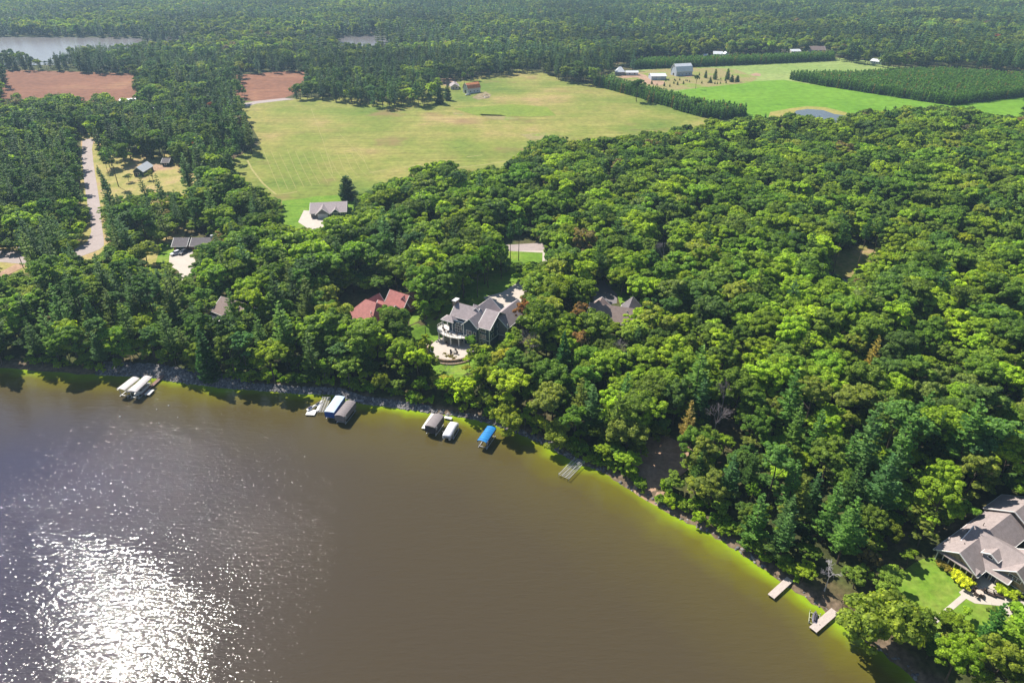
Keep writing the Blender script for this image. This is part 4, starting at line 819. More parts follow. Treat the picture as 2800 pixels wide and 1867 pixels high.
rp = np.concatenate([along_shore(300, 600, 3400, -.4, 5.2), along_shore(600, 1150, 3300, -.4, 2.1), along_shore(1150, 1560, 700, -.2, 1.4), along_shore(1560, 2500, 160, -.2, 1.2)])
rp = rp[sdist(rp[:, 0], rp[:, 1]) > -.6]
stones("riprap", rp, (.22, .55), ROCK, "grey riprap rocks lining the shore from the white lifts to the grey lift")
rb = np.array([W('m5', 1330 + 250 * rng.random(), 680 + 90 * rng.random()) for _ in range(50)])
stones("rubble", rb, (.3, .9), islandmat("rubble_mat", [(0, (.12, .09, .06)), (.8, (.3, .25, .2)), (1, (.7, .66, .6))]), "rubble heap in the brown patch beside the orange roofed barn")

# ------------------------------------------------------------------ foliage meshes
def leafquads(C, N, size, asp=1.0):
    n = len(C); r = arr_norm(rng.standard_normal((n, 3))); u = arr_norm(np.cross(N, r)); v = np.cross(arr_norm(N), u)
    s = size * (.6 + .8 * rng.random((n, 1))); u = u * s * asp; v = v * s
    V = np.stack([C - u - v * .6, C + u * .7 - v, C + u + v * .5, C - u * .6 + v], 1).reshape(-1, 3)
    return V, np.arange(4 * n).reshape(-1, 4)
def broad_crown(seed, H, Rr, nlobe, nleaf, size, low=.30, flat=1.0, tuft=1.0):
    """limbs carry rounded masses, each made of many leafy tufts"""
    global rng; rng = np.random.default_rng(seed); zc = H * (low + 1) / 2; hz = H * (1 - low) / 2; L = []
    for _ in range(max(5, nlobe // 4)):
        d = rng.standard_normal(3); d /= np.linalg.norm(d); d[2] = abs(d[2]) ** .8 * (1 if rng.random() < .8 else -1); rad = .50 + .22 * rng.random()
        L.append((np.array([d[0] * Rr * rad, d[1] * Rr * rad, zc - hz * .1 + d[2] * hz * rad * flat]), Rr * (.34 + .16 * rng.random())))
    L.append((np.array([0, 0, zc + hz * .25]), Rr * .5)); C0, R0 = [], []
    for _ in range(int(nlobe * 2.6)):
        c, r = L[rng.integers(0, len(L))]; d = rng.standard_normal(3); d /= np.linalg.norm(d); d[2] = abs(d[2]) if rng.random() < .75 else d[2]
        C0.append(c + d * r * (.75 + .35 * rng.random()) * np.array([1, 1, .85])); R0.append(tuft * (.55 + .55 * rng.random()) * Rr / 5)
    C0 = np.array(C0); R0 = np.array(R0); k = rng.choice(len(C0), nleaf, p=R0 ** 2 / (R0 ** 2).sum()); d = arr_norm(rng.standard_normal((nleaf, 3))); d[:, 2] = np.where(d[:, 2] < -.1, -d[:, 2] * .5, d[:, 2]); d = arr_norm(d)
    pos = C0[k] + d * R0[k][:, None] * (.7 + .45 * rng.random((nleaf, 1))) * np.array([1, 1, .8])
    N = arr_norm(d * .9 + rng.standard_normal((nleaf, 3)) * .35 + np.array([0, 0, .3])); return leafquads(pos, N, size)
def pine_crown(seed, H, Rr, nlev, per, size, low=.22, droop=.0, br=6, top=.1, jag=.45):
    """tiers of separate boughs, each a flat plume turned up at the tip"""
    global rng; rng = np.random.default_rng(seed); P_, N_ = [], []
    for i in range(nlev):
        t = i / (nlev - 1); z = H * (low + (1 - low) * t * .98); L0 = Rr * (top + (1 - top) * (1 - t) ** .8) * (1 if t > .15 else .78 + t * 1.4); nb = max(3, int(round(br * (1 - .35 * t)))); a0 = rng.random() * 6.28
        for j in range(nb):
            a = a0 + 6.283 * j / nb + rng.normal() * .22; L = L0 * (1 - jag * rng.random()); m_ = max(3, int(per * (L / Rr) ** 1.2 + 2)); zo = rng.normal() * .22
            q = rng.random(m_) ** .7; s = (.12 + .88 * q) * L; w_ = (.10 + .20 * np.sin(np.pi * np.clip(q, 0, 1) ** .8)) * L * .75; ax = rng.normal(size=m_) * w_ * .6
            x = np.cos(a) * s - np.sin(a) * ax; y = np.sin(a) * s + np.cos(a) * ax; zz = z + zo + s * (-.12 - droop) + .34 * L * q ** 2.2 + rng.normal(size=m_) * .10
            P_.append(np.stack([x, y, zz], 1)); N_.append(np.stack([np.cos(a) * (.1 - .7 * q) + rng.normal(size=m_) * .25, np.sin(a) * (.1 - .7 * q) + rng.normal(size=m_) * .25, np.ones(m_) * .9], 1))
    P_ = np.concatenate(P_); N_ = arr_norm(np.concatenate(N_)); return leafquads(P_, N_, size, 1.2)
def trunk_mb(H, r, limbs=0, seed=0, top=.9, lean=.02):
    q = random.Random(seed); mb = MB(); pts = [(0, 0, -.3)]
    for i in range(1, 5): pts.append((q.uniform(-1, 1) * H * lean, q.uniform(-1, 1) * H * lean, H * top * i / 4))
    for i in range(4): mb.tube(pts[i], pts[i + 1], r * (1 - i / 4.6), r * (1 - (i + 1) / 4.6), n=6, cap=False)
    for _ in range(limbs):
        z = H * q.uniform(.3, .65); a = q.uniform(0, 6.28); L = H * q.uniform(.18, .3); e = (math.cos(a) * L, math.sin(a) * L, z + L * q.uniform(.6, 1.1)); mb.tube((0, 0, z), e, r * .45, r * .12, n=5, cap=False)
    return mb
def mb_mesh(name, mb, m):
    me = bpy.data.meshes.new(name); me.from_pydata([tuple(v) for v in mb.v], [], mb.f); me.update(); me.materials.append(m); return me
def crown_mesh(name, VF): me = npmesh(name, *VF); me.materials.append(LEAF); return me
def combined(name, VF, mb):
    V, Fq = VF; nv = len(V); vs = [tuple(v) for v in V.tolist()] + [tuple(v) for v in mb.v]; fs = [tuple(f) for f in Fq.tolist()] + [tuple(i + nv for i in f) for f in mb.f]
    me = bpy.data.meshes.new(name); me.from_pydata(vs, [], fs); me.materials.append(LEAF); me.materials.append(BARK)
    mi = np.zeros(len(fs), np.int32); mi[len(Fq):] = 1; me.polygons.foreach_set('material_index', mi); me.update(); return me
# near prototypes (H about 16 for broadleaf, 20 for pine); shared by copies
BP = []
for i, (h, r, nl, lf, low) in enumerate(((15, 4.7, 40, 13500, .22), (16, 4.2, 36, 12500, .18), (14, 5.1, 46, 14500, .28), (17.5, 4.4, 40, 13500, .16), (15.5, 5.6, 54, 16000, .32), (13.5, 3.5, 30, 10000, .12))):
    BP.append((crown_mesh("broadleaf_crown", broad_crown(100 + i, h, r, nl, lf, .185, low, tuft=.78)), mb_mesh("trunk", trunk_mb(h, .26, 5, i, .75), BARK), h, r))
PP = []
for i, (h, r, nlv, per, low, dr) in enumerate(((20, 4.3, 14, 62, .20, .02), (21, 4.7, 13, 70, .26, .0), (19, 4.0, 14, 58, .13, .04), (22, 4.4, 14, 64, .30, .0), (17, 4.2, 12, 62, .10, .06))):
    PP.append((crown_mesh("pine_crown", pine_crown(200 + i, h, r * .95, nlv + 2, int(per * 1.5), .175, low, dr)), mb_mesh("trunk", trunk_mb(h, .24, 0, 50 + i, .97, .008), BARK), h, r))
for i, (h, r, nl, low) in enumerate(((19, 3.5, 40, .30), (20.5, 3.8, 44, .42))):   # red pines: rounded tufted heads on a clear stem
    PP.append((crown_mesh("pine_crown", broad_crown(250 + i, h, r, nl, 8200, .16, low, tuft=.72)), mb_mesh("trunk", trunk_mb(h, .24, 3, 60 + i, .9, .01), BARK), h, r))
SP_ = (crown_mesh("spruce_crown", pine_crown(300, 14, 3.6, 22, 46, .2, .04, .12, 9, .05, .2)), mb_mesh("trunk", trunk_mb(14, .2, 0, 70, .97, .005), BARK), 14, 3.6)
TALLP = (crown_mesh("pine_crown", pine_crown(301, 22, 3.4, 9, 50, .24, .66, .0, 6, .3, .4)), mb_mesh("trunk", trunk_mb(22, .26, 0, 71, .97, .01), BARK), 22, 3.4)
TALLB = (crown_mesh("broadleaf_crown", broad_crown(302, 20, 4.0, 22, 4200, .27, .52)), mb_mesh("trunk", trunk_mb(20, .25, 5, 72, .8, .012), BARK), 20, 4.0)
RNDP = (crown_mesh("conifer_crown", pine_crown(303, 12, 4.8, 17, 95, .2, .03, .06, 9, .28, .22)), mb_mesh("trunk", trunk_mb(12, .24, 0, 73, .7), BARK), 12, 4.6)
SH = [(crown_mesh("shrub_foliage", broad_crown(320 + i, 2.6, 1.7, 14, 1500, .15, .02)), None, 2.6, 1.7) for i in range(3)]
WIL = (crown_mesh("willow_crown", broad_crown(330, 8.5, 4.9, 46, 9000, .19, .06)), mb_mesh("trunk", trunk_mb(8.5, .25, 6, 77, .6), BARK), 8.5, 4.9)
HOS = (crown_mesh("hosta_leaves", broad_crown(331, .9, .85, 10, 500, .14, .0)), None, .9, .85)
def twigs(seed, H, n0, spread=.5):
    q = random.Random(seed); mb = MB()
    def grow(p, d, L, r, k):
        e = p + d * L; mb.tube(p, e, r, r * .6, n=5, cap=False)
        if k == 0: return
        for _ in range(n0 if k > 1 else 4): nd = (d + Vector((q.gauss(0, spread), q.gauss(0, spread), q.gauss(.1, spread * .6)))).normalized(); grow(e, nd, L * q.uniform(.55, .8), r * .58, k - 1)
    grow(Vector((0, 0, H * .25)), Vector((0, 0, 1)), H * .25, H * .012, 4); return mb
TWG = plain("bare_twigs", (.26, .22, .23), .9, .25, 2); TWW = plain("bleached_twigs", (.52, .48, .50), .9, .15, 2)

# ------------------------------------------------------------------ where trees stand
VIS = []   # areas of the photo that no crown covers (full-photo pixels)
def vis(k, pts): VIS.append([F(k, *p) for p in pts])
vis('d', [(566, 238), (577, 285), (603, 335), (600, 352), (548, 364), (537, 388), (575, 420), (612, 446), (640, 462), (655, 466), (770, 452), (838, 440), (862, 428), (892, 408), (930, 398), (945, 382), (1000, 366), (1045, 362), (1055, 390), (1085, 386), (1158, 374), (1188, 352), (1222, 320), (1300, 308), (1330, 316), (1420, 308), (1500, 298), (1560, 288), (1600, 284), (1650, 277), (1600, 268), (1512, 241), (1435, 219), (1360, 199), (1290, 188), (1240, 170), (1190, 168), (1110, 183), (1070, 192), (1040, 200), (1010, 190), (1000, 240), (905, 254), (850, 247), (795, 242), (740, 230), (650, 233)])
vis('m5', [(400, 330), (600, 300), (900, 330), (1400, 230), (1900, 180), (1400, 700), (600, 650), (400, 560)])
vis('d', [(1560, 210), (1620, 199), (1745, 186), (1808, 184), (1869, 197), (2119, 236), (2150, 243), (2060, 240), (1990, 247), (1945, 264), (1932, 276), (1900, 269), (1862, 262), (1832, 259), (1800, 257), (1730, 262), (1712, 250), (1620, 226)])
vis('d', [(1600, 158), (1726, 149), (1916, 141), (1965, 147), (2025, 157), (1960, 163), (1860, 168), (1808, 178), (1790, 190), (1600, 200)])
vis('m3', [(0, 260), (0, 330), (180, 330), (180, 200), (350, 200), (380, 260), (560, 240), (680, 240), (1120, 220), (1120, 160), (1430, 150), (2340, 170), (2340, 470), (1120, 520), (960, 480), (700, 420), (520, 350), (250, 350), (80, 330)])
vis('d', [(2245, 240), (2352, 226), (2352, 262), (2255, 258)])
vis('c1', [(36, 458), (380, 462), (600, 482), (885, 484), (840, 515), (848, 600), (760, 640), (718, 640), (690, 590), (640, 578), (560, 640), (470, 595), (350, 592), (150, 622), (100, 585), (10, 635), (0, 580), (80, 570), (38, 540), (45, 490)])
vis('c1', [(1545, 488), (1885, 462), (1955, 490), (1938, 530), (1870, 545), (1825, 570), (1818, 640), (1640, 655), (1560, 675), (1545, 665), (1600, 640), (1590, 560)])
vis('c1', [(-50, 234), (730, 247), (850, 248), (1080, 238), (1430, 240), (1100, 250), (830, 275), (700, 285), (540, 285), (410, 300), (390, 328), (300, 345), (290, 385), (200, 360), (90, 318), (-50, 330)])
vis('c1', [(2150, 242), (2541, 228), (2500, 245), (2350, 285), (2180, 262)])
vis('c1', [(528, 915), (600, 900), (640, 940), (640, 1010), (600, 1030), (612, 1110), (640, 1220), (650, 1300), (635, 1330), (655, 1450), (670, 1540), (655, 1590), (500, 1620), (500, 1600), (560, 1560), (590, 1500), (575, 1400), (545, 1240), (535, 1120), (522, 1010)])
vis('c4', [(480, 455), (500, 410), (590, 390), (625, 330), (590, 280), (660, 250), (680, 360), (690, 400), (640, 440), (560, 500)])
vis('m6', [(460, 820), (680, 800), (860, 740), (1020, 560), (1260, 570), (1600, 590), (1630, 680), (1560, 720), (1650, 830), (1950, 850), (2150, 850), (2100, 950), (1850, 1040), (1500, 1000), (1260, 1010), (1080, 1060), (900, 1080), (650, 1050), (480, 1100), (440, 1000)])
vis('c4', [(-10, 445), (190, 470), (190, 540), (210, 590), (100, 570), (0, 600)])
vis('c4', [(1050, 385), (1100, 340), (1370, 340), (1290, 380), (1235, 420), (1240, 545), (1215, 600), (1165, 600), (1145, 560), (1100, 510), (1060, 490)])
vis('k7', [(-60, 290), (450, 225), (1400, 150), (1500, 280), (1950, 300), (1850, 480), (1740, 680), (1300, 680), (1050, 800), (920, 1000), (650, 980), (300, 950), (100, 960), (-40, 900)])
vis('m8', [(330, 860), (450, 640), (700, 590), (1000, 570), (1130, 490), (1260, 640), (1180, 850), (1100, 1010), (1000, 1110), (900, 1000), (620, 1080), (540, 960), (400, 960)])
vis('m8', [(1500, 590), (1760, 380), (1910, 330), (2030, 430), (2010, 540), (1760, 640)])
vis('k1', [(260, 640), (500, 400), (850, 460), (1100, 320), (1350, 240), (1480, 330), (1520, 340), (1400, 540), (1260, 640), (1240, 1060), (1100, 1100), (960, 1060), (940, 850), (760, 870), (620, 1120), (610, 1360), (260, 1290), (280, 1000), (250, 850)])
vis('m7', [(385, 515), (510, 430), (590, 400), (590, 640), (500, 640)]); vis('m7', [(310, 740), (560, 830), (670, 920), (560, 960), (330, 870)])
vis('c5', [(535, 700), (600, 652), (685, 690), (620, 760), (540, 775)]); vis('c5', [(700, 900), (840, 925), (840, 1020), (760, 1000)])
vis('c5', [(1130, 215), (1180, 175), (1385, 170), (1395, 280), (1350, 260), (1250, 240), (1170, 265)]); vis('c5', [(900, 440), (1060, 330), (1180, 350), (1190, 420), (1060, 470), (900, 490)])
vis('c5', [(1000, 500), (1150, 460), (1240, 420), (1250, 560), (1140, 560)])
vis('c5', [(1690, 555), (1740, 400), (1770, 410), (1840, 480), (1940, 530), (1940, 590), (1930, 610), (1730, 620)])
vis('c6', [(1100, 250), (1200, 210), (1310, 180), (1395, 178), (1385, 235), (1290, 310), (1220, 380), (1140, 370), (1100, 300)]); vis('c6', [(1840, 190), (1930, 200), (1970, 240), (1870, 235)])
vis('c5', [(665, 135), (735, 135), (735, 175), (690, 180)])
vis('k3', [(960, 30), (1400, 340), (1560, 180), (2500, 200), (2500, 1000), (2150, 870), (1960, 690), (1560, 740), (1480, 740), (1260, 900), (1040, 1080), (800, 1220), (690, 1180), (860, 980), (980, 860), (1080, 740), (900, 500), (800, 350), (850, 180)])
vis('k2', [(440, 1290), (900, 960), (1200, 740), (1500, 520), (1740, 340), (2352, 340), (2352, 1568), (900, 1568)])
vis('d', [(1495, 1020), (1530, 1012), (1570, 1035), (1568, 1060), (1525, 1100), (1510, 1140), (1480, 1120), (1460, 1085), (1485, 1050)])
vis('c8', [(1540, 930), (1640, 870), (1760, 810), (1900, 890), (1900, 1000), (1740, 1180), (1700, 1060)])
vis('m2', [(160, 590), (600, 200), (760, 190), (680, 300), (300, 680)]); vis('m2', [(980, 1100), (1120, 950), (1500, 900), (1640, 930), (1200, 1400)]); vis('m2', [(980, 570), (1080, 560), (1300, 740), (1480, 860), (1400, 940)])
vis('k6', [(330, 620), (800, 270), (1700, 220), (1400, 680), (1250, 820), (600, 820)]); vis('k4', [(120, 700), (210, 480), (600, 210), (1200, 200), (1500, 290), (1740, 320), (1180, 850), (680, 780)])
vis('k5', [(190, 660), (480, 250), (800, 300), (1180, 470), (1170, 700), (980, 900), (700, 830)]); vis('k5', [(1620, 980), (1880, 600), (2130, 610), (1900, 1080)]); vis('m1', [(320, 900), (850, 340), (1150, 520), (650, 1080)])
vis('k6', [(500, 60), (1000, 40), (1600, 30), (2250, 30), (2300, 380), (1900, 420), (1500, 200)]); vis('c4', [(1840, 1275), (2150, 1305), (2150, 1345), (1840, 1330)]); vis('c5', [(180, 1105), (350, 1105), (530, 1140), (560, 1210), (350, 1185), (190, 1165)])
vis('d', [(1363, 180), (1471, 193), (1512, 199), (1619, 230), (1712, 251), (1715, 268), (1655, 275), (1601, 270), (1512, 243), (1435, 221), (1360, 200)])
vis('d', [(1455, 140), (1512, 137), (1905, 126), (1916, 139), (1726, 148), (1455, 158)]); vis('d', [(1808, 177), (1825, 173), (1940, 165), (2155, 156), (2352, 169), (2400, 212), (2233, 237), (2183, 243), (2119, 234), (1869, 195)])
vis('m4', [(190, 225), (360, 215), (360, 268), (100, 268), (100, 250), (190, 250)]); vis('m4', [(540, 238), (700, 232), (700, 250), (540, 250)]); vis('m4', [(1025, 195), (1130, 190), (1130, 236), (1025, 236)]); vis('m4', [(1240, 160), (1380, 165), (1380, 200), (1240, 200)]); vis('m4', [(1870, 300), (2000, 305), (2000, 345), (1870, 345)])
PLANT = [[F('d', *p) for p in q] for q in ([(1360, 196), (1435, 217), (1512, 240), (1601, 268), (1655, 275), (1700, 272), (1717, 262), (1619, 252), (1512, 222), (1440, 206), (1400, 192)],
    [(1452, 160), (1512, 158), (1726, 149), (1916, 140), (1912, 133), (1726, 141), (1455, 150)],
    [(1808, 182), (1869, 195), (2119, 234), (2183, 243), (2233, 237), (2380, 220), (2560, 200), (2560, 188), (2352, 185), (2155, 171), (1940, 180), (1830, 180)])]
PLANTW = [[PX(*p) for p in q] for q in PLANT]
NOBASE = [WP('d', [(1250, 160), (1530, 250), (1650, 300), (1700, 280), (1500, 200), (1400, 170)]) if False else PLANTW[0], PLANTW[1], PLANTW[2]]
houses_xy = [(o.matrix_basis.translation.x, o.matrix_basis.translation.y) for o in bpy.data.objects if o.get('category') in ('house', 'barn', 'shed', 'greenhouse')]
HB = []   # house footprints
bpy.context.view_layer.update()
for o in list(bpy.data.objects):
    if o.get('category') in ('house', 'barn', 'shed', 'greenhouse'):
        P2 = [o.matrix_world @ (c.matrix_basis @ Vector(k)) for c in o.children if c.type == 'MESH' for k in c.bound_box]
        loc = [o.matrix_world.inverted() @ p for p in P2]; x0, x1 = min(p.x for p in loc) - 1.2, max(p.x for p in loc) + 1.2; y0, y1 = min(p.y for p in loc) - 1.2, max(p.y for p in loc) + 1.2
        HB.append([tuple((o.matrix_world @ Vector(k))[:2]) for k in ((x0, y0, 0), (x1, y0, 0), (x1, y1, 0), (x0, y1, 0))])
SUNNY = [[W(k_, *p) for p in q_] for k_, q_ in (('c5', [(1120, 150), (1400, 150), (1400, 290), (1180, 300)]), ('c5', [(650, 130), (750, 130), (750, 185), (680, 185)]),
    ('c5', [(520, 690), (600, 640), (700, 690), (640, 780), (530, 790)]), ('k7', [(-60, 280), (500, 220), (1900, 250), (1000, 1150), (200, 1050)]), ('c4', [(1060, 420), (1240, 440), (1230, 540), (1090, 530)]),
    ('c6', [(1290, 180), (1390, 180), (1380, 240), (1290, 240)]), ('c6', [(1800, 160), (2080, 220), (2080, 280), (1840, 230)]), ('c4', [(-60, 500), (190, 480), (230, 600), (-40, 640)]),
    ('k3', [(800, 300), (1500, 560), (2400, 800), (2400, 1200), (1500, 760), (700, 1220), (700, 1050)]), ('k1', [(250, 950), (700, 900), (700, 1400), (250, 1300)]), ('c5', [(1690, 540), (1960, 560), (1960, 660), (1700, 640)]), ('m8', [(300, 900), (700, 560), (1300, 500), (1100, 1150), (600, 1150)]), ('m8', [(1480, 620), (1900, 300), (2060, 430), (1800, 700)]),
    ('m6', [(700, 820), (1300, 600), (1700, 600), (2250, 800), (2200, 1050), (1700, 1150), (900, 1200), (600, 1100)]), ('c1', [(530, 930), (600, 900), (650, 1450), (600, 1450)]), ('c4', [(590, 370), (680, 350), (690, 430), (580, 500)]), ('c5', [(700, 880), (860, 920), (860, 1040), (720, 1040)]), ('c8', [(1600, 880), (1900, 880), (1900, 1040), (1700, 1120)]))]
def sun_clear(x, y, z, H):
    ok = np.ones(len(x), bool)
    for fh in (.5, .72, .92):
        sx = x - sdir.x / sdir.z * H * fh; sy = y - sdir.y / sdir.z * H * fh
        for pl in SUNNY: ok &= ~pip(sx, sy, pl)
    return ok
def base_ok(x, y):
    ok = sdist(x, y) > 1.3
    for pl in HB + NOBASE: ok &= ~pip(x, y, pl)
    return ok
def crown_clear(x, y, z, H, Rr, low=.28):
    ok = np.ones(len(x), bool)
    for fz, fr_ in ((0, 0), (.12, 0), (.97, 0), (.8, -.6), (.8, .6), (low + .25, -.95), (low + .25, .95), (low + .12, 0), (.65, 0)):
        u, v, _ = proj(x + Rr * fr_, y, z + H * fz)
        for pl in VIS: ok &= ~pip(u, v, pl)
    return ok
# colours (linear base colour)
GREENS = np.array([(.105, .205, .018), (.125, .235, .020), (.085, .170, .020), (.150, .250, .020), (.110, .185, .026), (.175, .270, .018), (.075, .150, .022), (.130, .205, .028)])
PINES = np.array([(.058, .130, .030), (.068, .150, .032), (.070, .150, .048), (.050, .112, .028), (.082, .162, .032), (.060, .145, .050), (.100, .165, .028)])
def smooth_noise(x, y, s, ph):
    return (np.sin(x / s + ph) + np.sin(y / (s * .8) + ph * 2.3) + np.sin((x + y) / (s * 1.4) + ph * .7) + np.sin((x - 1.3 * y) / (s * .63) + ph * 1.9)) / 4
def pine_fraction(u, v, x, y):
    p = np.full(len(u), .07); n_ = smooth_noise(x, y, 30, 1.0)
    p = np.where((u < 700) & (v > 560), .74, p); p = np.where((u < 560) & (v < 760), .86, p); p = np.where((u < 720) & (v < 470), .80, p)
    p = np.where((u > 560) & (u < 800) & (v > 560) & (v < 720), .35, p); p = np.where((u > 600) & (u < 860) & (v >= 720), .45, p)
    p = np.where((u > 860) & (u < 1500) & (v > 640), .12, p)
    p = np.where((u > 1600) & (v > 1020 + .12 * (u - 1600)), .52, p); p = np.where((u > 1750) & (v > 1180), .62, p)
    p = np.where((v < 330) & (u < 1250), .72, p); p = np.where((v < 260) & (u >= 1250), .45, p); p = np.where((v < 110), .38 + .35 * (n_ > .15), p); p = np.where((v < 200) & (v >= 110) & (u > 2400), .55, p)
    p = np.where((v < 190) & (u > 1100) & (u < 1700), .75, p); p = np.where((u > 1880) & (u < 2300) & (v > 120) & (v < 165), .06, p)
    nf = smooth_noise(x, y, 55, 4.4) + .35 * smooth_noise(x, y, 19, 1.3); farm = (v < 330) & ~((u > 1880) & (u < 2300) & (v > 120) & (v < 165))
    return np.where(farm, np.clip(p + .95 * nf, .03, .97), p)
def candidates(y0, y1, sp, jit, seed):
    q = np.random.default_rng(seed); ys = np.arange(y0, y1, sp * .87); X, Y = [], []
    for i, y in enumerate(ys):
        hw = y * .98 + 30; xs = np.arange(-hw, hw, sp) + (i % 2) * sp / 2; X.append(xs + q.uniform(-jit, jit, len(xs)) * sp); Y.append(np.full(len(xs), y) + q.uniform(-jit, jit, len(xs)) * sp)
    return np.concatenate(X), np.concatenate(Y)

def set_tree(name, proto, x, y, z, s, rz, colr, label, cat, group=None, sxy=1.0, trunk_mat=None):
    cm, tm, h, r = proto; e = empty(name, (x, y, z), rz); e.scale = (s * sxy, s * sxy, s); tag(e, label, cat, group)
    if tm is not None: link_mesh('trunk', tm, None, e)
    c_ = bpy.data.objects.new('crown' if tm is not None else 'foliage', cm); col.objects.link(c_); c_.parent = e; c_['leafcol'] = [float(a) for a in colr]; return e
def at_center(k, x, y, H, frac=.65):
    u, v = F(k, x, y); z = 4.0
    for _ in range(5): p = PX(u, v, z + H * frac); z = max(.4, tz(*p))
    return p[0], p[1], z
def at_base(k, x, y): return WG(k, x, y)
SPEC = []   # (x, y, clearance)
YEL = (.235, .27, .025); DKP = (.035, .085, .03); RUST = (.25, .13, .075); BRN = (.24, .15, .085); GOLD = (.25, .205, .085); WILC = (.20, .24, .035)
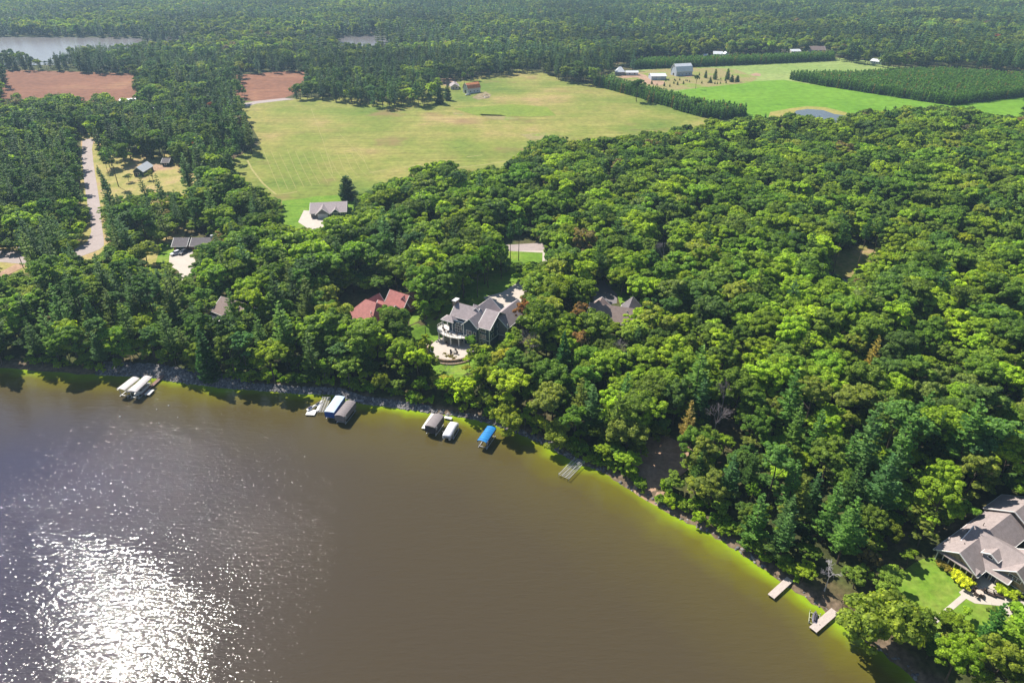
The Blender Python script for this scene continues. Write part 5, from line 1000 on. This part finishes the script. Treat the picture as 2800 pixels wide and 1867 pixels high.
specials = [
 ("pine_tree", RNDP, 'b', 'f', 953, 546, 12, 1.3, DKP, "dark round conifer standing alone on the lawn edge above the garage house", 'pine tree'),
 ("pine_tree", SP_, 'b', 'k7', 1960, 1020, 14, 1.0, DKP, "dark conifer touching the right end of the garage house", 'pine tree'),
 ("pine_tree", PP[1], 'c', 'm7', 800, 470, 17, 1.1, (.09, .17, .03), "feathery light green pine covering the right half of the cabin's roof", 'pine tree'),
 ("maple_tree", BP[0], 'b', 'c5', 1000, 415, 16, .85, (.10, .19, .02), "fuller lawn tree behind the blue house's chimney side, shading the drive", 'tree'),
 ("maple_tree", BP[3], 'b', 'c5', 1105, 385, 16, .8, (.09, .17, .02), "fuller lawn tree at the top of the shaded concrete drive", 'tree'),
 ("oak_tree", BP[2], 'b', 'm3', 530, 755, 19, 1.0, (.055, .12, .03), "big round dark tree rising from the long plantation strip", 'tree'),
 ("oak_tree", BP[5], 'b', 'm3', 1470, 945, 13, 1.1, (.085, .16, .03), "smaller round green tree inside the right part of the plantation strip", 'tree'),
 ("ragged_tree", BP[5], 'b', 'm3', 1480, 552, 14, .75, (.10, .15, .05), "ragged narrow tree alone on the bright green field in front of the tall barn", 'tree'),
 ("yard_tree", RNDP, 'b', 'm3', 1640, 375, 7, .8, (.05, .10, .03), "bushy tree just right of the tall white barn", 'tree'),
 ("yard_tree", RNDP, 'b', 'm3', 1790, 400, 9.5, .8, (.08, .14, .04), "taller pale green tree in the middle of the barn yard saplings", 'tree'),
 ("yard_tree", RNDP, 'b', 'm3', 1990, 400, 10, .8, (.05, .11, .03), "tall dark tree at the right end of the barn yard", 'tree'),
 ("yard_tree", RNDP, 'b', 'm3', 2060, 440, 6.5, 1.2, DKP, "round dark conifer below the tall dark tree at the yard's right end", 'tree'),
 ("yard_tree", RNDP, 'b', 'm3', 2148, 438, 6, 1.3, DKP, "right-most round dark conifer of the barn yard", 'tree'),
 ("pine_tree", TALLP, 'b', 'm6', 812, 985, 21, 1.0, (.045, .11, .03), "tall pine with a long bare trunk standing in the roadside clearing", 'pine tree'),
 ("pine_tree", PP[0], 'b', 'm6', 1370, 1450, 19, 1.0, (.045, .11, .03), "feathery pine at the near side of the roadside clearing, left of its twin", 'pine tree'),
 ("pine_tree", PP[1], 'b', 'm6', 1640, 1400, 18, .95, (.05, .12, .03), "feathery pine at the near side of the roadside clearing, right of its twin", 'pine tree'),
 ("pine_tree", PP[4], 'b', 'm6', 720, 1440, 19, 1.15, (.045, .11, .035), "broad pine closest to the left road at the clearing's near corner", 'pine tree'),
 ("birch_tree", BP[5], 'b', 'm6', 1440, 930, 9, .8, (.17, .19, .06), "thin pale leaved tree in the middle of the roadside clearing", 'tree'),
 ("shrub_tree", BP[2], 'b', 'm6', 1000, 905, 5, 1.4, (.12, .17, .05), "low pale green bushy tree below the small grey roofed house", 'tree'),
 ("shrub_tree", BP[2], 'b', 'm6', 1370, 870, 4.6, 1.3, (.15, .19, .055), "low yellow green bushy tree right of the small grey roofed house", 'tree'),
 ("pine_tree", SP_, 'b', 'm6', 580, 1010, 8, 1.2, (.05, .11, .03), "short bushy pine at the clearing's left edge by the road", 'pine tree'),
 ("pine_tree", RNDP, 'b', 'm5', 220, 930, 15, .9, DKP, "large dark conifer in front of the small white house by the meadow", 'pine tree'),
 ("pine_tree", RNDP, 'b', 'm5', 440, 830, 12, .9, DKP, "smaller dark conifer touching the large one by the small white house", 'pine tree'),
 ("maple_tree", BP[5], 'b', 'm5', 880, 420, 13, 1.0, (.12, .19, .05), "light green tree between the small white house and the orange roofed barn", 'tree'),
 ("oak_tree", BP[0], 'b', 'm5', 1560, 190, 11, 1.1, (.05, .11, .03), "round dark tree alone on the far meadow edge right of the barn", 'tree'),
 ("oak_tree", BP[0], 'c', 'c2', 1180, 430, 11, .9, (.10, .15, .06), "pale round tree at the far meadow edge beside the dark wood", 'tree'),
 ("rusty_tree", BP[3], 'c', 'c5', 1245, 580, 15, .8, RUST, "half dead rust orange tree covering the right end of the slate blue house", 'tree'),
 ("rusty_tree", BP[5], 'c', 'c5', 1610, 780, 15, .8, BRN, "thin brown leaved tree below the brown roofed lake house", 'tree'),
 ("rusty_tree", BP[5], 'c', 'c5', 1620, 600, 15, .9, BRN, "brown topped tree at the left end of the brown roofed lake house", 'tree'),
 ("rusty_tree", BP[5], 'c', 'c5', 2205, 1050, 12, .75, (.30, .13, .05), "small bright orange treetop in the wood right of centre", 'tree'),
 ("rusty_tree", BP[5], 'c', 'c1', 1362, 680, 13, 1.0, (.34, .11, .06), "reddish tree in the pines left of the meadow's upper corner", 'tree'),
 ("rusty_tree", BP[5], 'c', 'c1', 1245, 930, 13, 1.1, (.38, .12, .05), "red brown tree at the top corner of the roadside clearing", 'tree'),
 ("rusty_tree", BP[5], 'c', 'c3', 1185, 1225, 13, .7, (.30, .10, .07), "dull red treetop in the middle of the big right hand wood", 'tree'),
 ("rusty_tree", BP[5], 'c', 'c3', 2178, 240, 17, 1.1, (.36, .10, .08), "lone red tree in the far forest at the upper right", 'tree'),
 ("yellow_pine", PP[1], 'c', 'c6', 200, 1270, 15, .9, GOLD, "yellowing pine beside the bare sandy bank", 'pine tree'),
 ("yellow_pine", PP[4], 'c', 'c6', 1390, 860, 16, 1.1, (.27, .22, .06), "golden brown pine in the middle of the right hand wood", 'pine tree'),
 ("maple_tree", BP[0], 'c', 'c6', 1965, 140, 13, .8, YEL, "bright yellow green tree beside the pale lane at the right", 'tree'),
 ("maple_tree", BP[1], 'c', 'c5', 230, 150, 16, .95, (.19, .27, .02), "yellow green tree right of the garage house driveway", 'tree'),
 ("maple_tree", BP[1], 'c', 'c4', 1850, 900, 16, 1.0, (.17, .26, .02), "light green tree between the cabin and the red roofs", 'tree'),
 ("maple_tree", BP[3], 'c', 'c5', 620, 800, 13, .65, (.23, .28, .025), "yellow green slender tree left of the round terrace", 'tree'),
 ("willow_tree", WIL, 'b', 'c8', 1370, 1310, 12, 1.0, (.165, .215, .035), "wide yellow green willow between the two docks and the lawn", 'tree'),
 ("willow_tree", WIL, 'b', 'c8', 1600, 1270, 8.5, .8, (.15, .21, .04), "rounder green willow touching the lower right lawn", 'tree'),
 ("willow_tree", WIL, 'b', 'c5', 1130, 1380, 9, .9, WILC, "olive yellow willow hanging over the bright blue lift", 'tree'),
 ("willow_tree", WIL, 'b', 'c5', 1450, 1460, 8, 1.0, (.19, .23, .035), "low olive willow on the bank right of the bright blue lift", 'tree'),
 ("willow_tree", WIL, 'b', 'c5', 345, 1110, 7, .75, (.17, .20, .03), "small olive bush tree at the shore right of the grey ribbed canopy", 'tree'),
 ("willow_tree", WIL, 'b', 'c4', 950, 520, 9.5, 1.05, (.17, .21, .05), "pale olive dome shaped tree left of the two car drive", 'tree'),
 ("maple_tree", BP[0], 'c', 'c8', 1930, 1390, 14, .95, (.15, .23, .02), "large bright yellow green tree at the bottom right", 'tree'),
 ("maple_tree", BP[2], 'c', 'c8', 2200, 1450, 13, .95, (.16, .20, .03), "yellow olive tree at the bottom right behind the large bright one", 'tree'),
 ("pine_tree", PP[4], 'c', 'c8', 2185, 1150, 12, 1.1, (.07, .17, .045), "blue green pine below the lower right patio", 'pine tree'),
 ("olive_tree", BP[5], 'c', 'c8', 2290, 1480, 11, 1.0, (.15, .18, .04), "dull olive tree in the bottom right corner", 'tree'),
 ("maple_tree", TALLB, 'b', 'c5', 955, 500, 17, .95, (.08, .17, .02), "slender tree with a bare trunk on the lawn behind the slate blue house, left one", 'tree'),
 ("maple_tree", TALLB, 'b', 'c5', 1022, 440, 18, .9, (.09, .18, .02), "slender tree with a bare trunk on the lawn behind the slate blue house, middle one", 'tree'),
 ("pine_tree", TALLP, 'b', 'c5', 1165, 290, 18, .85, (.04, .10, .03), "tall bare trunked pine on the sunlit lawn beside the wooded road, left one", 'pine tree'),
 ("pine_tree", TALLP, 'b', 'c5', 1218, 268, 18, .85, (.04, .10, .03), "tall bare trunked pine on the sunlit lawn beside the wooded road, right one", 'pine tree'),
 ("pine_tree", TALLP, 'b', 'c6', 1118, 360, 22, .9, (.05, .11, .03), "leaning bare trunked pine in the small woodland clearing, left one", 'pine tree'),
 ("pine_tree", TALLP, 'b', 'c6', 1275, 320, 21, .9, (.05, .11, .03), "bare trunked pine in the small woodland clearing, middle one", 'pine tree'),
 ("pine_tree", TALLP, 'b', 'c6', 1375, 250, 18, .9, (.05, .11, .03), "bare trunked pine in the small woodland clearing, right one", 'pine tree'),
 ("maple_tree", TALLB, 'b', 'c5', 650, 580, 16, .9, (.09, .17, .02), "tall tree with visible trunk just left of the slate blue house", 'tree'),
 ("maple_tree", TALLB, 'b', 'c5', 620, 735, 13, .7, (.10, .19, .02), "small leafed tree on the sunlit lawn left of the upper deck", 'tree'),
 ("spruce_tree", SP_, 'b', 'c4', 1360, 1270, 18, .95, (.045, .115, .035), "full conical spruce at the water's edge right of the rock bank", 'pine tree'),
 ("maple_tree", BP[5], 'b', 'k1', 820, 1290, 9.5, 1.0, (.12, .22, .03), "round bright tree in front of the slate blue house's right wing", 'tree'),
 ("spruce_tree", SP_, 'b', 'c5', 1500, 1040, 17, .85, (.05, .13, .05), "blue green spruce in the wood right of the slate blue house", 'pine tree'),
]
landm = [("the twin white boat lifts", 385, 1060), ("the blue topped boat lift", 915, 1110), ("the smooth grey canopy", 1185, 1155), ("the lone bright blue lift", 1330, 1190), ("the bare dock frame", 1560, 1280),
 ("the upper wooden dock", 2135, 1605), ("the dock with the jet ski", 2250, 1700), ("the lower right house", 2640, 1480), ("the slate blue house", 1310, 880), ("the red roofs", 1020, 840), ("the brown roofed lake house", 1720, 845),
 ("the cabin in the pines", 600, 860), ("the two car drive", 500, 700), ("the garage house", 895, 575), ("the small woodland clearing", 2300, 700), ("the bright yellow green tree", 2640, 665), ("the bare sandy bank", 1830, 1250),
 ("the left road's bend", 230, 680), ("the roadside clearing", 450, 540), ("the meadow's lower left corner", 750, 540), ("the meadow's near edge", 1350, 450), ("the golden brown pine", 2390, 965), ("the small orange treetop", 1838, 1045),
 ("the grey bare tree", 1987, 1070), ("the pale dead snag", 2275, 1560), ("the dull red treetop", 2304, 520), ("the sunlit roadside lawn", 1450, 700), ("the shoreline's left end", 60, 1000), ("the picture's right edge", 2760, 1100), ("the round plantation tree", 1740, 265)]
ORD = "first second third fourth fifth sixth seventh eighth ninth tenth eleventh twelfth thirteenth fourteenth fifteenth sixteenth seventeenth eighteenth nineteenth twentieth".split()
def ordn(i):
    n_ = i + 1
    if i == 0: return "nearest"
    if n_ <= 20: return ORD[i] + " nearest"
    tens = ("twenty", "thirty", "forty", "fifty", "sixty", "seventy", "eighty", "ninety")[n_ // 10 - 2]
    return (tens[:-1] + "ieth" if n_ % 10 == 0 else tens + "-" + ORD[n_ % 10 - 1]) + " nearest"
for nm, pr, mode, k, x, y, H, sxy, c_, lb, cat in specials:
    w = at_base(k, x, y) if mode == 'b' else at_center(k, x, y, H)
    set_tree(nm, pr, w[0], w[1], w[2] - .1, H / pr[2], rnd.uniform(0, 6.28), c_, lb, cat, None, sxy); SPEC.append((w[0], w[1], pr[3] * H / pr[2] * sxy * .75))
    if nm == 'willow_tree' and k != 'c8': VIS.append([(F(k, x, y)[0] + 26 * math.cos(t), F(k, x, y)[1] - (25 if mode == 'b' else 0) + 26 * math.sin(t)) for t in np.linspace(0, 6.28, 9)[:-1]])
for nm, k, x, y, H, mt, lb in (("dead_tree", 'c6', 430, 1100, 15, TWG, "grey leafless tree standing out of the wood right of centre"), ("dead_tree", 'c6', 380, 1260, 12, TWG, "thin bare tree just below the grey leafless one"),
        ("dead_tree", 'c8', 1110, 850, 8, TWW, "bleached white dead snag between the upper dock and the willow"), ("dead_tree", 'c5', 1880, 820, 13, TWG, "fine twigged grey dead tree below the brown roofed lake house"),
        ("dead_tree", 'c5', 2150, 200, 14, TWG, "faint grey bare treetop in the wood above the brown roofed house"), ("dead_tree", 'c5', 1290, 760, 13, TWG, "bare branched tree in front of the rust orange tree"), ("dead_tree", 'k1', 420, 1440, 7, TWG, "small dark bare tree on the grass below the curved terrace wall")):
    w = at_center(k, x, y, H, .7); me = mb_mesh("branches", twigs(hash(lb) % 97 if False else int(x), H, 4), mt); e = empty(nm, (w[0], w[1], w[2] - .1)); tag(e, lb, "dead tree")
    link_mesh('branches', me, None, e); link_mesh('trunk', mb_mesh("trunk", MB().tube((0, 0, 0), (0, 0, H * .26), H * .02, H * .0125, n=7), mt), None, e); SPEC.append((w[0], w[1], 2.5))
    uu, vv = F(k, x, y); VIS.append([(uu + 16 * math.cos(t), vv - 6 + 24 * math.sin(t)) for t in np.linspace(0, 6.28, 9)[:-1]])
# saplings in the barn yard
SX = [1050, 1160, 1225, 1325, 1130, 1190, 1285, 1385, 775, 975, 1065, 1715, 1740, 1790, 1830, 1880, 1960, 1970, 1580, 1680, 1350, 1000, 860, 1140, 1540, 1885]
SY = [415, 425, 410, 420, 465, 485, 470, 440, 470, 505, 515, 450, 455, 470, 470, 465, 420, 458, 460, 455, 425, 420, 495, 410, 330, 390]
SHH = [2.6, 2.4, 2.8, 2.2, 3, 3.6, 3.4, 2.2, 4, 4, 3, 6, 2.6, 2.6, 2.4, 2.4, 3.6, 2.6, 2.8, 2.2, 2, 2.6, 2.4, 2.2, 3, 2]
for i in range(26):
    w = W('m3', SX[i], SY[i] + 4); h = SHH[i]; rk = sum(1 for q in SX if q < SX[i]) + 1
    ww = "in the right half of the barn yard" if SX[i] > 1500 else ("in the middle of the barn yard" if SX[i] > 1000 else "at the left of the barn yard")
    set_tree("sapling", SP_, w[0], w[1], 4.0, h / 14, i, (.07, .12, .035), "%s dark sapling %s, %s from the left" % ("tall" if h > 5 else "small", ww, (ORD[rk - 1] if rk <= 20 else "twenty-" + ORD[rk - 21])), 'sapling', "saplings in the barn yard", 1.4)

# ---- fill the woods
def build_candidates():
    out = []
    for (y0, y1, sp, sd) in ((55, 520, 5.9, 1), (520, 1000, 7.0, 2), (1000, 2500, 8.8, 3), (54, 330, 5.0, 4)):
        X, Y = candidates(y0, y1, sp, .38, sd); q = np.random.default_rng(sd + 50); n = len(X); Z = terr(X, Y)
        m0 = (np.abs(X) < .70 * Y + 75) & base_ok(X, Y); X, Y, Z = X[m0], Y[m0], Z[m0]; n = len(X)
        for sx, sy, cl in SPEC: 
            kk = np.hypot(X - sx, Y - sy) > cl + 1.5; X, Y, Z = X[kk], Y[kk], Z[kk]
        n = len(X); U, V, DP = proj(X, Y, Z + 10); pf = pine_fraction(U, V, X, Y); isp = q.random(n) < pf; pi_ = np.where(isp, q.integers(0, len(PP), n), q.integers(0, len(BP), n))
        if sd == 4: isp[:] = False; pi_ = q.integers(0, 6, n)
        H0 = np.where(isp, np.array([p[2] for p in PP])[np.minimum(pi_, len(PP) - 1)], np.array([p[2] for p in BP])[np.minimum(pi_, len(BP) - 1)]).astype(float)
        R0 = np.where(isp, np.array([p[3] for p in PP])[np.minimum(pi_, len(PP) - 1)], np.array([p[3] for p in BP])[np.minimum(pi_, len(BP) - 1)])
        hn = smooth_noise(X, Y, 22, 3.3); s = (.72 + .16 * hn + .40 * q.random(n)); big = np.where(y0 >= 1000, 1.12, 1.0); s = s * big
        s = np.where((U > 2000) & (V > 1250), s * .82, s); s = np.where(isp & (U < 700), s * .97, s)
        if sd == 4: s = .30 + .2 * q.random(n); isp[:] = False; pi_ = pi_ % 6
        if sd != 4:
            thin = q.random(n) < np.where(isp, .40, .22); X[thin] = 1e7
        # broadleaf crowns merge, pines stay slimmer
        ok = crown_clear(X, Y, Z, H0 * s, R0 * s); s2 = s * .62; ok2 = ~ok & crown_clear(X, Y, Z, H0 * s2, R0 * s2); s = np.where(ok2, s2, s); s3 = s * .36; ok3 = ~ok & ~ok2 & (Y < 420) & crown_clear(X, Y, Z, H0 * s3, R0 * s3); s = np.where(ok3, s3, s)
        kp = (ok | ok2 | ok3) & (X < 1e6); kp[kp] = sun_clear(X[kp], Y[kp], Z[kp], (H0 * s)[kp])
        tone = smooth_noise(X, Y, 16, 5.1); ci = np.clip(((tone + 1) / 2 * 5 + q.random(n) * 3.2).astype(int), 0, 7); cb = GREENS[ci]; cp = PINES[np.clip((q.random(n) * 7).astype(int), 0, 6)]
        c_ = np.where(isp[:, None], cp, cb) * np.array([1.25, 1.09, 1.38]) * (.66 + .58 * q.random((n, 1))); yel = (q.random(n) < .035) & ~isp; c_ = np.where(yel[:, None], np.array([.20, .235, .045]), c_); brn = (q.random(n) < .008) & ~isp; c_ = np.where(brn[:, None], np.array([.17, .14, .075]), c_); cool = smooth_noise(X, Y, 9, 7.7) > .32; c_ = np.where((cool & ~isp)[:, None], c_ * np.array([.70, .80, 1.25]), c_)
        olv = (U > 1500) & (V > 1080) & (q.random(n) < .2); c_ = np.where(olv[:, None], np.array([.15, .185, .04]), c_); bpn = isp & (U > 1700) & (V > 1000) & (q.random(n) < .4); c_ = np.where(bpn[:, None], np.array([.105, .20, .058]), c_)
        far = np.clip((Y - 380) / 500, 0, 1); c_ = c_ * (1 + (-.12 + .5 * smooth_noise(X, Y, 48, 2.2)) * far)[:, None] * np.stack([1 - .05 * far, 1 - .14 * far, 1 + .8 * far], 1)  # farther crowns turned bluer and less green: haze put into the leaf colour
        nh = (U > 1130) & (U < 1500) & (V > 840) & (V < 1140) & ~isp; c_ = np.where(nh[:, None], c_ * np.array([1.35, 1.18, 1.0]), c_)
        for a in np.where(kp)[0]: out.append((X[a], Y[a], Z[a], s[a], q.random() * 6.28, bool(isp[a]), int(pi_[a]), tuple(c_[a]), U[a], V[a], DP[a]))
    return out
TREES = build_candidates()
inframe = [t for t in TREES if -20 < t[8] < 2820 and -20 < t[9] < 1890]
nb = sorted([t for t in inframe if not t[5] and t[3] > .45], key=lambda t: t[10])[:300]; npn = sorted([t for t in inframe if t[5] and t[3] > .45], key=lambda t: t[10])[:300]
small = sorted([t for t in inframe if t[3] <= .5 and (sdist(np.array([t[0]]), np.array([t[1]]))[0] < 26 or t[3] not in () and t[10] > 215)], key=lambda t: t[10])[:280]
chosen = set(id(t) for t in nb + npn + small)
print("TREES", len(TREES), "inframe", len(inframe), "small", len(small), "max near dist", nb[-1][10], npn[-1][10])
def cname(c_, pine):
    r, g_, b_ = c_; q = r / g_
    if q > .66: return "olive yellow" if r > .15 else "olive"
    if pine: return "blue green" if b_ / g_ > .40 else ("dark green" if g_ < .11 else "mid green")
    return "dark green" if g_ < .13 else ("mid green" if g_ < .17 else "light green")
groups = {}
def direction(dx, dy):
    a = math.degrees(math.atan2(-dy, dx)) % 360
    return ["right of", "upper right of", "top of", "upper left of", "left of", "lower left of", "foot of", "lower right of"][int(((a + 22.5) % 360) // 45)]
for t in nb + npn + small:
    kind = 's' if t[3] <= .45 else ('p' if t[5] else 'b'); best = min(landm, key=lambda L: (L[1] - t[8]) ** 2 + ((L[2] - t[9]) * 1.4) ** 2)
    d = math.hypot(best[1] - t[8], best[2] - t[9]); groups.setdefault((kind, cname(t[7], t[5]), direction(t[8] - best[1], t[9] - best[2]), best[0]), []).append((d, t))
for (kind, cn, dr, lm), lst in groups.items():
    lst.sort(key=lambda a: a[0])
    for i, (d, t) in enumerate(lst):
        nm, cat, grp, w_ = {'s': ('small_tree', 'small tree', 'small trees at the edges of the woods', 'small tree'), 'p': ('pine_tree', 'pine tree', 'pines in the woods', 'pine'), 'b': ('broadleaf_tree', 'tree', 'broadleaf trees in the woods', 'broadleaf tree')}[kind]
        pr = (PP if t[5] else BP)[t[6]]; lb = "%s %s, %s at the %s %s" % (cn, w_, ordn(i), dr, lm)
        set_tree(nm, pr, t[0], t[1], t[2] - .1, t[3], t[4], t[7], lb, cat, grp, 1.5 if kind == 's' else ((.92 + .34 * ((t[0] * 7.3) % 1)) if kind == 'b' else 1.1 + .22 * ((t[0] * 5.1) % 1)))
# ---- everything further off or outside the frame: one stuff object per kind, instanced on points
def scatter(name, label, pts, protos):
    """pts: list of (x, y, z, sxy, s, rot, proto index, colour)"""
    pc = bpy.data.collections.new(name + "_forms")
    for i, me in enumerate(protos): o = bpy.data.objects.new("%s_form_%02d" % (name, i), me); pc.objects.link(o)
    me = bpy.data.meshes.new(name); me.vertices.add(len(pts)); me.vertices.foreach_set('co', np.array([p[:3] for p in pts], np.float32).ravel())
    def attr(nm, tp, vals, key='value'): a = me.attributes.new(nm, tp, 'POINT'); a.data.foreach_set(key, np.asarray(vals, np.float32 if tp != 'INT' else np.int32).ravel())
    attr('scl', 'FLOAT_VECTOR', [(p[3], p[3], p[4]) for p in pts], 'vector'); attr('rotz', 'FLOAT', [p[5] for p in pts]); attr('pidx', 'INT', [p[6] for p in pts]); attr('leafcol', 'FLOAT_VECTOR', [p[7] for p in pts], 'vector')
    o = bpy.data.objects.new(name, me); col.objects.link(o); ng = bpy.data.node_groups.new(name + "_scatter", 'GeometryNodeTree')
    ng.interface.new_socket('Geometry', in_out='INPUT', socket_type='NodeSocketGeometry'); ng.interface.new_socket('Geometry', in_out='OUTPUT', socket_type='NodeSocketGeometry')
    N = ng.nodes; Lk = ng.links; gi = N.new('NodeGroupInput'); go = N.new('NodeGroupOutput'); ip = N.new('GeometryNodeInstanceOnPoints'); ci = N.new('GeometryNodeCollectionInfo')
    ci.inputs['Collection'].default_value = pc; ci.inputs['Separate Children'].default_value = True; ci.inputs['Reset Children'].default_value = True
    def na(nm, tp): a = N.new('GeometryNodeInputNamedAttribute'); a.data_type = tp; a.inputs['Name'].default_value = nm; return a.outputs['Attribute']
    cx = N.new('ShaderNodeCombineXYZ'); Lk.new(na('rotz', 'FLOAT'), cx.inputs[2]); Lk.new(gi.outputs[0], ip.inputs['Points']); Lk.new(ci.outputs[0], ip.inputs['Instance']); ip.inputs['Pick Instance'].default_value = True
    Lk.new(na('pidx', 'INT'), ip.inputs['Instance Index']); Lk.new(cx.outputs[0], ip.inputs['Rotation']); Lk.new(na('scl', 'FLOAT_VECTOR'), ip.inputs['Scale']); Lk.new(ip.outputs[0], go.inputs[0])
    md = o.modifiers.new('scatter', 'NODES'); md.node_group = ng; return tag(o, label, kind='stuff')
FB = [combined("broadleaf_mid", broad_crown(400 + i, h, r, nl, 6000, .29, low, tuft=.9), trunk_mb(h, .26, 0, i, .7)) for i, (h, r, nl, low) in enumerate(((15, 5.2, 30, .28), (16, 4.6, 26, .25), (14, 5.6, 32, .3), (17, 4.9, 26, .22), (15.5, 5.9, 36, .32), (13.5, 3.9, 20, .2)))]
FB += [combined("broadleaf_far", broad_crown(420 + i, 15.5, 5.0, 18, 620, .85, .18), trunk_mb(12, .26, 0, i, .7)) for i in range(4)]
FPN = [combined("pine_mid", pine_crown(430 + i, h, r * 1.15, 14, 66, .25, low, .02), trunk_mb(h, .24, 0, i, .95, .008)) for i, (h, r, low) in enumerate(((20, 3.4, .22), (21, 3.8, .28), (19, 3.1, .14), (22, 3.5, .32), (17, 3.6, .12)))]
FPN += [combined("pine_mid", broad_crown(436 + i, h, r, nl, 5500, .24, low, tuft=.75), trunk_mb(h, .24, 0, i, .8, .008)) for i, (h, r, nl, low) in enumerate(((19, 3.5, 34, .28), (20.5, 3.8, 38, .38)))]
FPN += [combined("pine_far", pine_crown(440 + i, 19, 3.9, 9, 14, .72, .14, .02, 5), trunk_mb(17, .24, 0, i, .95, .008)) for i in range(4)]
def far_idx(t, nmid): return t[6] if t[10] < 760 else nmid + (t[6] % 4)
rest = [t for t in TREES if id(t) not in chosen]
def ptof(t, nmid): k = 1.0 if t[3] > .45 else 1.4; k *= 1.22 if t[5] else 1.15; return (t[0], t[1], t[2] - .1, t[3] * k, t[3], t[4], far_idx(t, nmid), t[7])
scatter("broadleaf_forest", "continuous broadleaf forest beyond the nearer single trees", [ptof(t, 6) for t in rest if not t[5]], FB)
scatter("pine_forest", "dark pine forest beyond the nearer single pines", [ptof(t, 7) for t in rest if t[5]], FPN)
# conifer plantations in rows
PLM = [combined("young_pine", pine_crown(460 + i, 8, 1.75, 9, 9, .42, .04, .1, 5, .05, .3), trunk_mb(7.5, .1, 0, i, .9, .005)) for i in range(3)]
pp = []
for pl in PLANTW:
    xs = [p[0] for p in pl]; ys = [p[1] for p in pl]; a = R(28); ca, sa = math.cos(a), math.sin(a); cx0, cy0 = (min(xs) + max(xs)) / 2, (min(ys) + max(ys)) / 2; Rm = max(max(xs) - min(xs), max(ys) - min(ys)) * .75
    gx, gy = np.meshgrid(np.arange(-Rm, Rm, 2.5), np.arange(-Rm, Rm, 2.1)); gx = gx.ravel(); gy = gy.ravel(); gx = gx + rng.normal(size=len(gx)) * .25; gy = gy + rng.normal(size=len(gy)) * .35
    X = cx0 + gx * ca - gy * sa; Y = cy0 + gx * sa + gy * ca; ins = pip(X, Y, pl)
    for x, y in zip(X[ins], Y[ins]): s = (.82 + .3 * rng.random()) * (1.0 if pl is not PLANTW[2] else .95); k_ = .85 + .35 * rng.random(); pp.append((x, y, 4.0, s, s, rng.random() * 6.28, int(rng.integers(0, 3)), (.075 * k_, .15 * k_, .045 * k_) if rng.random() > .05 else (.17, .15, .07)))
scatter("pine_plantation", "rows of evenly planted young pines around the green fields", pp, PLM)
# shrubs along the banks and beds
shp = np.concatenate([along_shore(1130, 2500, 130, 1.2, 6.0), along_shore(1560, 2500, 70, .9, 4.0), along_shore(-60, 300, 26, 1.0, 4.5), along_shore(600, 1130, 70, 2.6, 5.5)]); k = 0
shr = []
for x, y in shp:
    z = tz(x, y); u, v, _ = proj(x, y, z + 1)
    if any(pip([u], [v], pl)[0] for pl in VIS): continue
    shr.append((u, x, y, z))
shr.sort()
cnt_ = {}
for i, (u, x, y, z) in enumerate(shr[:230]):
    lm = min(landm, key=lambda L: abs(L[1] - u) + (0 if L[2] > 1100 else 900)); side = "left" if u < lm[1] else "right"; cnt_.setdefault((lm[0], side), []).append((abs(lm[1] - u), i, x, y, z))
for (lm, side), lst in cnt_.items():
    for r_, (d, i, x, y, z) in enumerate(sorted(lst)):
        set_tree("shrub", SH[i % 3], x, y, z - .1, rnd.uniform(.6, 1.15), rnd.uniform(0, 6), GREENS[(i * 5) % 8] * np.array([1.25, 1.1, 1.0]), "bank bush, %s along the shore %s of %s" % (ordn(r_), side, lm), 'bush', "bushes along the lake bank")
def bed(k, pts, n_, colr, label, nm, grp, s0):
    for i in range(n_):
        t = (i // 2 + .5) / math.ceil(n_ / 2); a, b_ = pts; x = a[0] + (b_[0] - a[0]) * t + (i % 2) * pts[1][2]; y = a[1] + (b_[1] - a[1]) * t - (i % 2) * pts[1][3]; w = WG(k, x, y)
        set_tree(nm, HOS if s0 < 1.6 else SH[i % 3], w[0], w[1], w[2] + .02, s0 * rnd.uniform(.85, 1.15), i, colr, "%s, %s %s" % (label, ("upper" if i % 2 else "lower") + " row,", ORD[i // 2] + " from its left end"), 'plant', grp)
bed('k3', ((1200, 330, 0, 0), (1400, 520, 55, 60)), 14, (.42, .44, .05), "yellow hosta beside the screened porch", "hosta", "yellow hostas by the porch", 1.35)
bed('k3', ((1900, 560, 0, 0), (2170, 700, 60, 50)), 12, (.34, .40, .05), "lime hosta below the stone wall", "hosta", "lime hostas by the stone wall", 1.3)
bed('k1', ((330, 1265, 0, 0), (570, 1330, 30, 26)), 8, (.19, .16, .06), "tan grass clump in the terrace planter", "grass_clump", "grass clumps in the terrace planter", 1.0)
bed('k3', ((940, 120, 0, 0), (1120, 260, 30, 26)), 8, (.26, .22, .06), "faded plant at the foot of the porch wall", "bedding_plant", "faded plants under the porch", 1.1)

# ------------------------------------------------------------------ air
HAZE = .00015
hb = MB().box(-3600, 3600, -900, 4300, -3.5, 140).build("haze", None); tag(hb, "thin blue summer haze over the whole landscape", kind='stuff')
m, n, l = nodes_of("haze_air"); o = n.new("ShaderNodeOutputMaterial"); v = n.new("ShaderNodeVolumePrincipled"); v.inputs['Color'].default_value = (.52, .76, 1.0, 1); v.inputs['Density'].default_value = HAZE; v.inputs['Anisotropy'].default_value = .2
l.new(v.outputs[0], o.inputs['Volume']); hb.data.materials.append(m)
